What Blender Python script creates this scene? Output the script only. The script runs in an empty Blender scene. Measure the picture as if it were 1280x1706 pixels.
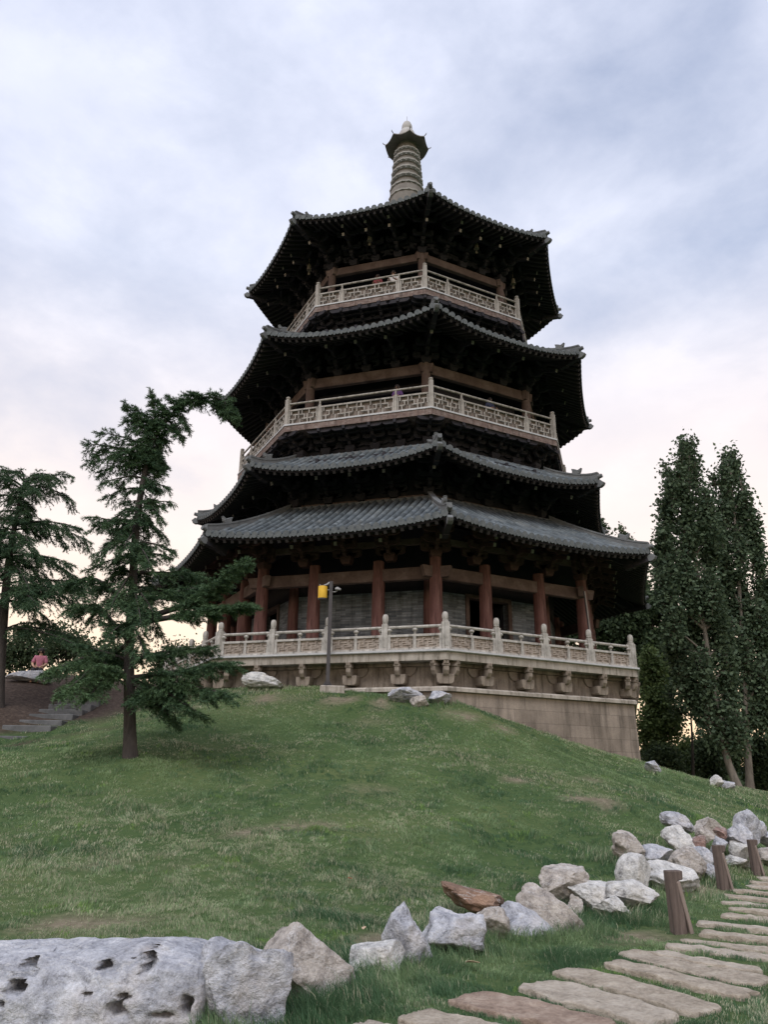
import bpy, bmesh, math, random
import numpy as np
from mathutils import Vector, Matrix, noise as mnoise

random.seed(7)
RNG = np.random.default_rng(11)
S = bpy.context.scene
COL = S.collection
PI = math.pi

# ------------------------------------------------------------------ camera
FPX, PITCH, ROLL, EYE = 1268.66, math.radians(19.0955), math.radians(0.7487), 1.6
PW, PH = 1280.0, 1706.0
cam_d = bpy.data.cameras.new('camera')
cam_d.sensor_fit = 'HORIZONTAL'
cam_d.sensor_width = 36.0
cam_d.lens = 36.0 * FPX / PW
cam_d.clip_start, cam_d.clip_end = 0.1, 4000.0
cam = bpy.data.objects.new('camera', cam_d)
COL.objects.link(cam)
cam.matrix_world = Matrix.Translation((0, 0, EYE)) @ Matrix.Rotation(PI / 2 + PITCH, 4, 'X') @ Matrix.Rotation(ROLL, 4, 'Z')
S.camera = cam

# ------------------------------------------------------------------ exposure, sky, sun
S.view_settings.view_transform = 'Standard'
S.view_settings.look = 'None'
S.view_settings.exposure = 0.42
S.view_settings.gamma = 1.0
SUN_EL, SUN_AZ, SUN_STR = 54.0, 200.0, 1.5      # azimuth measured from +Y towards +X: the soft light comes from behind the viewer
sd = bpy.data.lights.new('sun', 'SUN')
sd.energy, sd.angle, sd.color = SUN_STR, math.radians(28), (1.0, 0.985, 0.96)
sun = bpy.data.objects.new('sun', sd)
COL.objects.link(sun)
_az, _el = math.radians(SUN_AZ), math.radians(SUN_EL)
_dir = Vector((math.sin(_az) * math.cos(_el), math.cos(_az) * math.cos(_el), math.sin(_el)))
sun.rotation_euler = _dir.to_track_quat('Z', 'Y').to_euler()
sun.location = _dir * 90


class NT:
    """small node helper"""
    def __init__(s, tree):
        s.t = tree; s.t.nodes.clear()
    def n(s, typ, **kw):
        nd = s.t.nodes.new(typ)
        for k, v in kw.items():
            if k.startswith('_'):
                setattr(nd, k[1:], v)
            else:
                key = int(k[1:]) if k[0] == 'i' and k[1:].isdigit() else k.replace('__', ' ')
                sock = nd.inputs[key]
                if hasattr(v, 'links') and hasattr(v, 'is_output'):
                    s.t.links.new(v, sock)
                else:
                    sock.default_value = v
        return nd
    def math(s, op, a, b=0.0, clamp=False):
        nd = s.n('ShaderNodeMath', _operation=op, _use_clamp=clamp, i0=a, i1=b)
        return nd.outputs[0]
    def ramp(s, fac, stops, interp='LINEAR'):
        nd = s.n('ShaderNodeValToRGB', Fac=fac)
        cr = nd.color_ramp
        cr.interpolation = interp
        while len(cr.elements) < len(stops):
            cr.elements.new(0.5)
        for e, (p, c) in zip(cr.elements, stops):
            e.position = p
            e.color = (c[0], c[1], c[2], 1) if isinstance(c, (tuple, list)) else (c, c, c, 1)
        return nd.outputs[0]
    def mix(s, fac, a, b, mode='MIX'):
        nd = s.n('ShaderNodeMix', _data_type='RGBA', _blend_type=mode)
        for i, v in ((0, fac), (6, a), (7, b)):
            if hasattr(v, 'is_output'):
                s.t.links.new(v, nd.inputs[i])
            else:
                nd.inputs[i].default_value = (v[0], v[1], v[2], 1) if isinstance(v, (tuple, list)) else v
        return nd.outputs[2]


def c3(r, g=None, b=None):
    return (r, g, b)

W = bpy.data.worlds.new('World')
S.world = W
W.use_nodes = True
w = NT(W.node_tree)
sky = w.n('ShaderNodeTexSky', _sky_type='NISHITA', _sun_disc=False, _sun_elevation=_el, _sun_rotation=_az,
          _air_density=1.0, _dust_density=2.0, _ozone_density=1.0)
blue = w.n('ShaderNodeBackground', Color=sky.outputs[0], Strength=0.15)
tc = w.n('ShaderNodeTexCoord')
vec = tc.outputs['Generated']
sep = w.n('ShaderNodeSeparateXYZ', Vector=vec)
zc = w.math('MAXIMUM', sep.outputs[2], 0.02)
mp = w.n('ShaderNodeMapping', Vector=vec, Rotation=(0.25, 0.35, 0.5), Scale=(1.0, 1.0, 1.7), Location=(1.7, 0.4, 0.9))
n1 = w.n('ShaderNodeTexNoise', Vector=mp.outputs[0], Scale=2.0, Detail=9.0, Roughness=0.52, Distortion=0.12)
n2 = w.n('ShaderNodeTexNoise', Vector=mp.outputs[0], Scale=6.0, Detail=8.0, Roughness=0.58, Distortion=0.15)
cover = w.math('ADD', w.math('MULTIPLY', n1.outputs[0], 0.72), w.math('MULTIPLY', n2.outputs[0], 0.28))
low = w.ramp(zc, [(0.0, 0.34), (0.25, 0.22), (0.55, 0.05), (1.0, 0.0)])
mask = w.ramp(w.math('ADD', cover, low), [(0.37, 0.42), (0.49, 0.70), (0.62, 0.96), (1.0, 1.0)])
# cloud colour by height above the horizon, warm towards the place where the sun went down
ccol = w.ramp(zc, [(0.0, (0.95, 0.66, 0.40)), (0.09, (0.93, 0.70, 0.48)), (0.18, (0.89, 0.715, 0.57)), (0.28, (0.79, 0.695, 0.645)), (0.42, (0.71, 0.665, 0.685)),
                   (0.58, (0.61, 0.635, 0.74)), (0.80, (0.61, 0.64, 0.76)), (1.0, (0.66, 0.69, 0.80))])
shade = w.ramp(n2.outputs[0], [(0.30, (0.95, 0.955, 0.97)), (0.52, (1.0, 1.0, 1.0)), (0.70, (1.07, 1.065, 1.055))])
ccol = w.mix(1.0, ccol, shade, 'MULTIPLY')
cloud = w.n('ShaderNodeBackground', Color=ccol, Strength=1.07)
mx = w.n('ShaderNodeMixShader', Fac=mask)
w.t.links.new(blue.outputs[0], mx.inputs[1])
w.t.links.new(cloud.outputs[0], mx.inputs[2])
wo = w.n('ShaderNodeOutputWorld', Surface=mx.outputs[0])


# ------------------------------------------------------------------ photograph pixel -> world (real distances)
def ray(x, y):
    dx, dy = x - PW / 2, y - PH / 2
    cr, sr = math.cos(ROLL), math.sin(ROLL)
    px, py = dx * cr + dy * sr, -dx * sr + dy * cr
    c, s = math.cos(PITCH), math.sin(PITCH)
    vx, vz = px / FPX, -py / FPX
    return Vector((vx, c - vz * s, s + vz * c))
def at_y(x, y, Y):
    r = ray(x, y)
    return Vector((0, 0, EYE)) + r * (Y / r.y)
def at_z(x, y, z):
    r = ray(x, y)
    return Vector((0, 0, EYE)) + r * ((z - EYE) / r.z)


# ------------------------------------------------------------------ mesh helpers
class MB:
    def __init__(s):
        s.v = []; s.f = []; s.uv = {}; s.mi = []; s.cur = 0
    def add(s, vs, fs, uvs=None):
        o = len(s.v)
        s.v.extend([tuple(p) for p in vs])
        for i, f in enumerate(fs):
            if uvs is not None:
                s.uv[len(s.f)] = uvs[i]
            s.f.append([o + k for k in f]); s.mi.append(s.cur)
    def frame_box(s, o, ex, ey, ez, sx, sy, sz):
        o, ex, ey, ez = Vector(o), Vector(ex), Vector(ey), Vector(ez)
        vs = [o + ex * (a * sx / 2) + ey * (b * sy / 2) + ez * (c * sz / 2) for c in (-1, 1) for b in (-1, 1) for a in (-1, 1)]
        s.add(vs, [(0, 2, 3, 1), (4, 5, 7, 6), (0, 1, 5, 4), (2, 6, 7, 3), (0, 4, 6, 2), (1, 3, 7, 5)])
    def box(s, c, size, rz=0.0):
        cz, sz = math.cos(rz), math.sin(rz)
        s.frame_box(c, (cz, sz, 0), (-sz, cz, 0), (0, 0, 1), *size)
    def bar(s, p0, p1, wd, ht, up=(0, 0, 1)):
        p0, p1 = Vector(p0), Vector(p1)
        d = p1 - p0; L = d.length; d.normalize()
        x = d.cross(Vector(up))
        if x.length < 1e-5: x = d.cross(Vector((1, 0, 0)))
        x.normalize(); u = x.cross(d)
        s.frame_box((p0 + p1) / 2, d, x, u, L, wd, ht)
    def tube(s, pts, radii, n=8, caps=True):
        pts = [Vector(p) for p in pts]
        if not hasattr(radii, '__len__'): radii = [radii] * len(pts)
        vs = []; prev = None
        for i, p in enumerate(pts):
            d = (pts[min(i + 1, len(pts) - 1)] - pts[max(i - 1, 0)])
            if d.length < 1e-9: d = Vector((0, 0, 1))
            d.normalize()
            if prev is None:
                a = Vector((1, 0, 0)) if abs(d.x) < .9 else Vector((0, 1, 0))
                x = d.cross(a).normalized()
            else:
                x = (prev - d * prev.dot(d))
                x = x.normalized() if x.length > 1e-6 else d.orthogonal().normalized()
            prev = x; y = d.cross(x)
            for k in range(n):
                t = 2 * PI * k / n
                vs.append(p + (x * math.cos(t) + y * math.sin(t)) * radii[i])
        fs = []
        for i in range(len(pts) - 1):
            for k in range(n):
                a, b = i * n + k, i * n + (k + 1) % n
                fs.append((a, b, b + n, a + n))
        if caps:
            fs.append(tuple(range(n - 1, -1, -1))); fs.append(tuple(range((len(pts) - 1) * n, len(pts) * n)))
        s.add(vs, fs)
    def lathe(s, prof, n=16, c=(0, 0, 0), lobes=0, amp=0.0):
        vs = []
        for r, z in prof:
            for k in range(n):
                t = 2 * PI * k / n
                rr = r * (1 + amp * math.cos(lobes * t)) if lobes else r
                vs.append((c[0] + rr * math.cos(t), c[1] + rr * math.sin(t), c[2] + z))
        fs = []
        for i in range(len(prof) - 1):
            for k in range(n):
                a, b = i * n + k, i * n + (k + 1) % n
                fs.append((a, b, b + n, a + n))
        fs.append(tuple(range(n - 1, -1, -1))); fs.append(tuple(range((len(prof) - 1) * n, len(prof) * n)))
        s.add(vs, fs)
    def prism(s, poly, o, ex, ey, ez, th):
        """polygon in the (ex, ey) plane at o, extruded th along ez (centred)"""
        o, ex, ey, ez = Vector(o), Vector(ex), Vector(ey), Vector(ez)
        n = len(poly)
        vs = [o + ex * a + ey * b - ez * (th / 2) for a, b in poly] + [o + ex * a + ey * b + ez * (th / 2) for a, b in poly]
        fs = [tuple(range(n - 1, -1, -1)), tuple(range(n, 2 * n))]
        fs += [(i, (i + 1) % n, n + (i + 1) % n, n + i) for i in range(n)]
        s.add(vs, fs)
    def build(s, name, mats, parent=None, smooth=None, bevel=0.0):
        me = bpy.data.meshes.new(name)
        me.from_pydata(s.v, [], s.f)
        if s.uv:
            ul = me.uv_layers.new(name='UVMap')
            for p in me.polygons:
                u = s.uv.get(p.index)
                if u:
                    for k, li in enumerate(p.loop_indices):
                        ul.data[li].uv = u[k]
        if not isinstance(mats, (list, tuple)): mats = [mats]
        for m in mats: me.materials.append(m)
        if len(mats) > 1: me.polygons.foreach_set('material_index', s.mi)
        bm = bmesh.new(); bm.from_mesh(me)
        bmesh.ops.recalc_face_normals(bm, faces=bm.faces)
        bm.to_mesh(me); bm.free()
        if smooth is not None:
            me.polygons.foreach_set('use_smooth', [True] * len(me.polygons))
            try: me.set_sharp_from_angle(angle=math.radians(smooth))
            except Exception: pass
        o = bpy.data.objects.new(name, me)
        COL.objects.link(o)
        if parent: o.parent = parent
        if bevel:
            b = o.modifiers.new('bevel', 'BEVEL'); b.width = bevel; b.segments = 1; b.limit_method = 'ANGLE'
        return o


def np_mesh(name, V, tris, mat, parent=None, cols=None, smooth=False):
    """V (n,3), tris (m,3); cols per vertex (n,3) into the colour attribute tint"""
    me = bpy.data.meshes.new(name)
    n, m = len(V), len(tris)
    me.vertices.add(n); me.vertices.foreach_set('co', np.asarray(V, np.float32).ravel())
    me.loops.add(m * 3); me.loops.foreach_set('vertex_index', np.asarray(tris, np.int32).ravel())
    me.polygons.add(m); me.polygons.foreach_set('loop_start', np.arange(0, m * 3, 3, dtype=np.int32))
    try: me.polygons.foreach_set('loop_total', np.full(m, 3, np.int32))
    except Exception: pass
    if cols is not None:
        a = me.color_attributes.new('tint', 'FLOAT_COLOR', 'POINT')
        cc = np.ones((n, 4), np.float32); cc[:, :3] = cols
        a.data.foreach_set('color', cc.ravel())
    if smooth: me.polygons.foreach_set('use_smooth', np.ones(m, bool))
    me.materials.append(mat)
    me.update(); me.validate()
    o = bpy.data.objects.new(name, me)
    COL.objects.link(o)
    if parent: o.parent = parent
    return o


def tag(o, label=None, cat=None, group=None, kind=None):
    if label: o['label'] = label
    if cat: o['category'] = cat
    if group: o['group'] = group
    if kind: o['kind'] = kind
    return o
def thing(name, label, cat, loc=(0, 0, 0), rz=0.0, group=None):
    o = bpy.data.objects.new(name, None); COL.objects.link(o)
    o.location = loc; o.rotation_euler = (0, 0, rz); o.empty_display_size = 0.3
    return tag(o, label, cat, group)
def dup(src, parent, loc=(0, 0, 0), rz=0.0, scale=None):
    c = src.copy(); COL.objects.link(c); c.parent = parent
    c.location = loc; c.rotation_euler = (0, 0, rz)
    if scale: c.scale = scale
    return c


# ------------------------------------------------------------------ materials
def mat(name, stops, scale=3.0, detail=6.0, rough=0.8, bump=0.25, bscale=25.0, bdist=0.02, stretch=(1, 1, 1), fine=0.25, spec=0.3, dist=0.4, extra=None):
    """mottled surface: a colour ramp over large noise, a finer speckle, and bump"""
    m = bpy.data.materials.new(name); m.use_nodes = True
    t = NT(m.node_tree)
    co = t.n('ShaderNodeTexCoord').outputs['Object']
    mpn = t.n('ShaderNodeMapping', Vector=co, Scale=stretch).outputs[0]
    a = t.n('ShaderNodeTexNoise', Vector=mpn, Scale=scale, Detail=detail, Roughness=0.62, Distortion=dist).outputs[0]
    b = t.n('ShaderNodeTexNoise', Vector=mpn, Scale=bscale, Detail=6.0, Roughness=0.65).outputs[0]
    fac = t.math('ADD', t.math('MULTIPLY', a, 1 - fine), t.math('MULTIPLY', b, fine))
    col = t.ramp(fac, stops)
    if extra: col = extra(t, co, col)
    bp = t.n('ShaderNodeBump', Strength=bump, Distance=bdist, Height=b)
    p = t.n('ShaderNodeBsdfPrincipled', Base__Color=col, Roughness=rough, Normal=bp.outputs[0])
    p.inputs['Specular IOR Level'].default_value = spec
    t.n('ShaderNodeOutputMaterial', Surface=p.outputs[0])
    return m
def streaks(t, co, col):
    sn = t.n('ShaderNodeTexNoise', Vector=t.n('ShaderNodeMapping', Vector=co, Scale=(3.0, 3.0, 0.35)).outputs[0], Scale=2.4, Detail=9.0, Roughness=0.68).outputs[0]
    return t.mix(1.0, col, t.ramp(sn, [(0.36, (0.50, 0.49, 0.47)), (0.50, (1.0, 1.0, 1.0)), (0.7, (1.10, 1.09, 1.07))]), 'MULTIPLY')
def two(a, b, lo=0.35, hi=0.65):
    return [(lo, a), (hi, b)]

def brick_mat(name, c1, c2, cm, bw, bh, mortar, rough=0.85, bump=0.5):
    m = bpy.data.materials.new(name); m.use_nodes = True
    t = NT(m.node_tree)
    uv = t.n('ShaderNodeTexCoord').outputs['UV']
    ob = t.n('ShaderNodeTexCoord').outputs['Object']
    b = t.n('ShaderNodeTexBrick', Vector=uv, Color1=(*c1, 1), Color2=(*c2, 1), Mortar=(*cm, 1), Scale=1.0)
    b.inputs['Mortar Size'].default_value = mortar
    b.inputs['Brick Width'].default_value = bw
    b.inputs['Row Height'].default_value = bh
    b.inputs['Bias'].default_value = 0.1
    b.offset = 0.5; b.squash = 1.0
    n = t.n('ShaderNodeTexNoise', Vector=ob, Scale=0.9, Detail=8.0, Roughness=0.65).outputs[0]
    f = t.n('ShaderNodeTexNoise', Vector=ob, Scale=30.0, Detail=5.0, Roughness=0.7).outputs[0]
    g = t.ramp(n, [(0.3, 0.72), (0.7, 1.22)])
    stn = t.n('ShaderNodeTexNoise', Vector=t.n('ShaderNodeMapping', Vector=ob, Scale=(2.2, 2.2, 0.22)).outputs[0], Scale=1.6, Detail=8.0, Roughness=0.65).outputs[0]
    f2 = t.math('MULTIPLY', t.ramp(stn, [(0.36, 0.60), (0.52, 1.0), (0.7, 1.12)]), 1.0)
    g2 = t.mix(1.0, t.ramp(f, [(0.3, 0.82), (0.7, 1.18)]), f2, 'MULTIPLY')
    col = t.mix(1.0, t.mix(1.0, b.outputs[0], g, 'MULTIPLY'), g2, 'MULTIPLY')
    h = t.math('ADD', t.math('MULTIPLY', b.outputs[1], -1.0), t.math('MULTIPLY', f, 0.35))
    bp = t.n('ShaderNodeBump', Strength=bump, Distance=0.015, Height=h)
    p = t.n('ShaderNodeBsdfPrincipled', Base__Color=col, Roughness=rough, Normal=bp.outputs[0])
    p.inputs['Specular IOR Level'].default_value = 0.25
    t.n('ShaderNodeOutputMaterial', Surface=p.outputs[0])
    return m

def leaf_mat(name, base, trans=0.25, rough=0.6):
    """leaves and blades: colour comes from each leaf's own tint"""
    m = bpy.data.materials.new(name); m.use_nodes = True
    t = NT(m.node_tree)
    at = t.n('ShaderNodeAttribute', _attribute_name='tint').outputs[0]
    col = t.mix(1.0, at, base, 'MULTIPLY')
    p = t.n('ShaderNodeBsdfPrincipled', Base__Color=col, Roughness=rough)
    p.inputs['Specular IOR Level'].default_value = 0.2
    tr = t.n('ShaderNodeBsdfTranslucent', Color=col)
    mxs = t.n('ShaderNodeMixShader', Fac=trans)
    t.t.links.new(p.outputs[0], mxs.inputs[1]); t.t.links.new(tr.outputs[0], mxs.inputs[2])
    t.n('ShaderNodeOutputMaterial', Surface=mxs.outputs[0])
    return m

M = {}
def tile_age(t, co, col):
    v = t.n('ShaderNodeTexVoronoi', Vector=co, Scale=2.6).outputs['Color']
    g = t.n('ShaderNodeSeparateColor', Color=v).outputs[0]
    col = t.mix(1.0, col, t.ramp(g, [(0.0, 0.68), (0.5, 1.0), (1.0, 1.35)]), 'MULTIPLY')
    s_ = t.n('ShaderNodeTexNoise', Vector=co, Scale=0.8, Detail=8.0, Roughness=0.7).outputs[0]
    return t.mix(t.ramp(s_, [(0.52, 0.0), (0.66, 0.5)]), col, (0.10, 0.10, 0.09))
M['tile'] = mat('grey_roof_tile', [(0.3, (0.041, 0.053, 0.062)), (0.5, (0.079, 0.094, 0.105)), (0.7, (0.143, 0.161, 0.172))], scale=1.6, bscale=14, rough=0.75, bump=0.3, extra=tile_age)
M['pan'] = mat('dark_pan_tile', [(0.3, (0.025, 0.028, 0.027)), (0.5, (0.048, 0.053, 0.052)), (0.7, (0.09, 0.095, 0.085))], scale=2.2, bscale=16)  # pan tiles darker than the ribs, so the rows stand out
M['tileend'] = mat('pale_tile_end', [(0.3, (0.055, 0.065, 0.071)), (0.7, (0.141, 0.153, 0.159))], scale=6, bscale=40)
M['bracketwood'] = mat('dull_red_timber', [(0.3, (0.045, 0.026, 0.025)), (0.55, (0.085, 0.046, 0.042)), (0.8, (0.14, 0.085, 0.075))], scale=1.6, bscale=18)
M['edgewood'] = mat('flaking_brown_edge_beam', [(0.3, (0.096, 0.060, 0.053)), (0.5, (0.160, 0.116, 0.104)), (0.68, (0.264, 0.224, 0.212))], scale=3.2, bscale=20, stretch=(1, 1, 2.5), extra=streaks)
M['ridge'] = mat('ridge_tile', [(0.3, (0.083, 0.090, 0.098)), (0.6, (0.150, 0.158, 0.165)), (0.8, (0.225, 0.225, 0.217))], scale=2.5, bscale=20, rough=0.8)
M['darkwood'] = mat('shade_tinted_timber', [(0.3, (0.012, 0.013, 0.020)), (0.55, (0.024, 0.022, 0.028)), (0.8, (0.055, 0.040, 0.038))], scale=1.4, bscale=18, rough=0.8, stretch=(1, 1, 1))  # dark timber with the navy tint of eave shadow put into its colour
M['rafter'] = mat('shade_darkened_rafter', [(0.3, (0.018, 0.018, 0.022)), (0.7, (0.05, 0.044, 0.042))], scale=2.0, bscale=18)  # rafter colour darkened to carry the deep shade under the eaves
M['palewood'] = mat('pale_end_grain', [(0.3, (0.22, 0.19, 0.17)), (0.7, (0.40, 0.36, 0.33))], scale=2.0)
M['redwood'] = mat('faded_red_column', [(0.28, (0.086, 0.038, 0.034)), (0.5, (0.146, 0.067, 0.060)), (0.72, (0.243, 0.138, 0.123))], scale=2.2, bscale=16, rough=0.7, stretch=(3.0, 3.0, 0.35), bump=0.35, extra=streaks)
M['beam'] = mat('red_brown_beam', [(0.3, (0.064, 0.042, 0.038)), (0.5, (0.116, 0.080, 0.072)), (0.7, (0.200, 0.152, 0.138))], scale=1.5, bscale=14, rough=0.75, bump=0.35)
M['rail'] = mat('weathered_grey_rail', [(0.32, (0.232, 0.215, 0.198)), (0.5, (0.344, 0.323, 0.301)), (0.7, (0.447, 0.430, 0.408))], scale=2.5, bscale=22, rough=0.8, extra=streaks)
M['railback'] = mat('rail_backing_board', [(0.3, (0.14, 0.115, 0.10)), (0.7, (0.25, 0.21, 0.19))], scale=2.0, bscale=18)
M['rim'] = mat('pale_floor_edge', [(0.3, (0.36, 0.37, 0.39)), (0.7, (0.54, 0.545, 0.565))], scale=5.0, detail=10, bscale=25)
M['slab'] = mat('pale_terrace_stone', [(0.32, (0.22, 0.195, 0.17)), (0.5, (0.34, 0.31, 0.275)), (0.68, (0.46, 0.43, 0.395))], scale=1.8, detail=10, bscale=28, bump=0.3, extra=streaks)
M['stone'] = mat('carved_grey_stone', [(0.32, (0.235, 0.225, 0.21)), (0.5, (0.395, 0.38, 0.36)), (0.68, (0.54, 0.525, 0.505))], scale=3.4, detail=10, bscale=30, bump=0.35, extra=streaks)
M['relief'] = mat('tan_relief_stone', [(0.32, (0.20, 0.165, 0.14)), (0.5, (0.32, 0.275, 0.24)), (0.7, (0.45, 0.405, 0.365))], scale=2.4, detail=10, bscale=30, bump=0.4, extra=streaks)
M['bracketstone'] = mat('brown_bracket_stone', [(0.32, (0.12, 0.10, 0.082)), (0.5, (0.215, 0.18, 0.15)), (0.7, (0.32, 0.28, 0.24))], scale=2.0, bscale=26, bump=0.35, extra=streaks)
M['plinth'] = brick_mat('plinth_ashlar', (0.205, 0.172, 0.145), (0.270, 0.229, 0.195), (0.165, 0.138, 0.117), 0.95, 0.42, 0.009, bump=0.3)
M['brick'] = brick_mat('blue_grey_brick', (0.095, 0.116, 0.145), (0.286, 0.320, 0.361), (0.190, 0.209, 0.231), 0.42, 0.085, 0.012, bump=0.5)
M['spire'] = mat('spire_stone', [(0.3, (0.115, 0.106, 0.095)), (0.7, (0.21, 0.195, 0.178))], scale=2.0, bscale=20)
M['spirepale'] = mat('pale_finial_stone', [(0.3, (0.33, 0.325, 0.32)), (0.7, (0.47, 0.465, 0.46))], scale=2.0, bscale=20)
M['bronze'] = mat('bronze_bell', [(0.3, (0.09, 0.078, 0.055)), (0.7, (0.20, 0.175, 0.13))], scale=4.0)
M['blackmetal'] = mat('dark_painted_metal', [(0.3, (0.045, 0.042, 0.047)), (0.7, (0.085, 0.08, 0.085))], scale=5.0, bscale=40, rough=0.5, bump=0.1)
M['yellow'] = mat('yellow_lantern_shade', [(0.3, (0.62, 0.36, 0.035)), (0.7, (0.80, 0.52, 0.06))], scale=4.0, rough=0.5, bump=0.05)
M['greymetal'] = mat('grey_metal', [(0.3, (0.25, 0.25, 0.26)), (0.7, (0.40, 0.40, 0.42))], scale=4.0, rough=0.5, bump=0.05)
M['postwood'] = mat('weathered_brown_post', [(0.3, (0.055, 0.043, 0.038)), (0.5, (0.11, 0.085, 0.076)), (0.72, (0.20, 0.16, 0.145))], scale=3.0, bscale=26, stretch=(4, 4, 0.5), bump=0.6, bdist=0.01)
M['postpale'] = mat('grey_brown_brace', [(0.25, (0.15, 0.115, 0.10)), (0.8, (0.30, 0.25, 0.225))], scale=3.0, bscale=26, stretch=(4, 4, 0.5), bump=0.5, bdist=0.01)
M['bark'] = mat('cedar_bark', [(0.3, (0.025, 0.022, 0.022)), (0.7, (0.08, 0.068, 0.064))], scale=5.0, bscale=22, stretch=(2, 2, 0.5), bump=0.9, bdist=0.03)
M['palebark'] = mat('poplar_bark', [(0.3, (0.08, 0.07, 0.06)), (0.7, (0.24, 0.21, 0.18))], scale=4.0, bscale=20, stretch=(2, 2, 0.5), bump=0.7, bdist=0.03)
M['needle'] = leaf_mat('cedar_needles', (1, 1, 1), 0.12)
M['leaf'] = leaf_mat('broad_leaves', (1, 1, 1), 0.35)
M['blade'] = leaf_mat('grass_blades', (1, 1, 1), 0.3, 0.55)
M['skin'] = mat('skin', [(0.3, (0.42, 0.25, 0.18)), (0.7, (0.50, 0.31, 0.23))], scale=6, bump=0.02)
M['hair'] = mat('black_hair', [(0.3, (0.015, 0.013, 0.012)), (0.7, (0.04, 0.03, 0.03))], scale=12, bump=0.2)
for nm, c in (('white', (0.72, 0.72, 0.74)), ('maroon', (0.22, 0.05, 0.06)), ('navy', (0.04, 0.05, 0.10)), ('purple', (0.14, 0.07, 0.22)), ('pink', (0.46, 0.17, 0.24)), ('grey', (0.28, 0.28, 0.30)), ('dark', (0.035, 0.035, 0.04))):
    M['cloth_' + nm] = mat(nm + '_cloth', two(tuple(k * 0.8 for k in c), c), scale=8, bscale=60, bump=0.1)

def rock_mat(name, dark, mid, pale, stain, stainamt):
    def ex(t, co, col):
        v = t.n('ShaderNodeTexNoise', Vector=t.n('ShaderNodeMapping', Vector=co, Scale=(1, 1, 2.6), Rotation=(0.5, 0.3, 0.2)).outputs[0], Scale=1.6, Detail=6.0, Roughness=0.6, Distortion=0.5).outputs[0]
        vein = t.ramp(v, [(0.487, 0.0), (0.50, 0.55), (0.513, 0.0)])
        col = t.mix(vein, col, (0.52, 0.52, 0.53))
        sn = t.n('ShaderNodeTexNoise', Vector=co, Scale=1.7, Detail=6.0, Roughness=0.6).outputs[0]
        sm = t.ramp(sn, [(0.54, 0.0), (0.72, stainamt)])
        col = t.mix(sm, col, stain)
        ck = t.n('ShaderNodeTexNoise', Vector=co, Scale=5.5, Detail=10.0, Roughness=0.78, Distortion=0.5).outputs[0]
        cr = t.ramp(ck, [(0.34, 0.75), (0.45, 0.0)])
        col = t.mix(cr, col, (0.05, 0.05, 0.055))
        sp = t.n('ShaderNodeTexNoise', Vector=co, Scale=42.0, Detail=4.0, Roughness=0.8).outputs[0]
        return t.mix(1.0, col, t.ramp(sp, [(0.3, 0.72), (0.7, 1.25)]), 'MULTIPLY')
    return mat(name, [(0.30, dark), (0.48, mid), (0.70, pale)], scale=3.4, detail=10, bscale=13, rough=0.9, bump=1.0, bdist=0.045, fine=0.35, spec=0.15, extra=ex)
M['rock'] = rock_mat('blue_grey_limestone', (0.133, 0.141, 0.168), (0.354, 0.366, 0.411), (0.652, 0.668, 0.711), (0.275, 0.222, 0.178), 0.5)
M['rockpale'] = rock_mat('pale_limestone', (0.183, 0.183, 0.185), (0.459, 0.459, 0.459), (0.753, 0.745, 0.729), (0.313, 0.270, 0.205), 0.45)
M['rocktan'] = rock_mat('tan_limestone', (0.145, 0.133, 0.127), (0.351, 0.322, 0.299), (0.593, 0.556, 0.526), (0.25, 0.225, 0.19), 0.5)
M['rockbrown'] = rock_mat('rust_brown_stone', (0.11, 0.07, 0.055), (0.21, 0.14, 0.105), (0.33, 0.25, 0.20), (0.30, 0.16, 0.09), 0.6)
M['rockred'] = rock_mat('reddish_stone', (0.14, 0.09, 0.085), (0.24, 0.165, 0.15), (0.34, 0.27, 0.255), (0.30, 0.16, 0.11), 0.5)
M['paver'] = mat('pink_grey_paving_stone', [(0.32, (0.168, 0.143, 0.116)), (0.5, (0.326, 0.284, 0.235)), (0.66, (0.459, 0.412, 0.352))], scale=4.5, detail=10, bscale=24, rough=0.95, bump=1.0, bdist=0.03, fine=0.42, spec=0.1)
M['paverpale'] = mat('pale_paving_stone', [(0.32, (0.200, 0.175, 0.146)), (0.5, (0.355, 0.315, 0.268)), (0.68, (0.480, 0.436, 0.382))], scale=4.5, detail=10, bscale=24, rough=0.95, bump=1.0, bdist=0.03, fine=0.42, spec=0.1)
M['paverred'] = mat('red_brown_paving_stone', [(0.32, (0.150, 0.109, 0.088)), (0.5, (0.275, 0.211, 0.172)), (0.66, (0.400, 0.331, 0.275))], scale=5, detail=10, bscale=22, rough=0.95, bump=1.0, bdist=0.03, fine=0.42, spec=0.1)
M['step'] = mat('grey_step_stone', [(0.3, (0.06, 0.063, 0.068)), (0.7, (0.16, 0.165, 0.172))], scale=3.0, bscale=20, bump=0.5)

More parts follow.
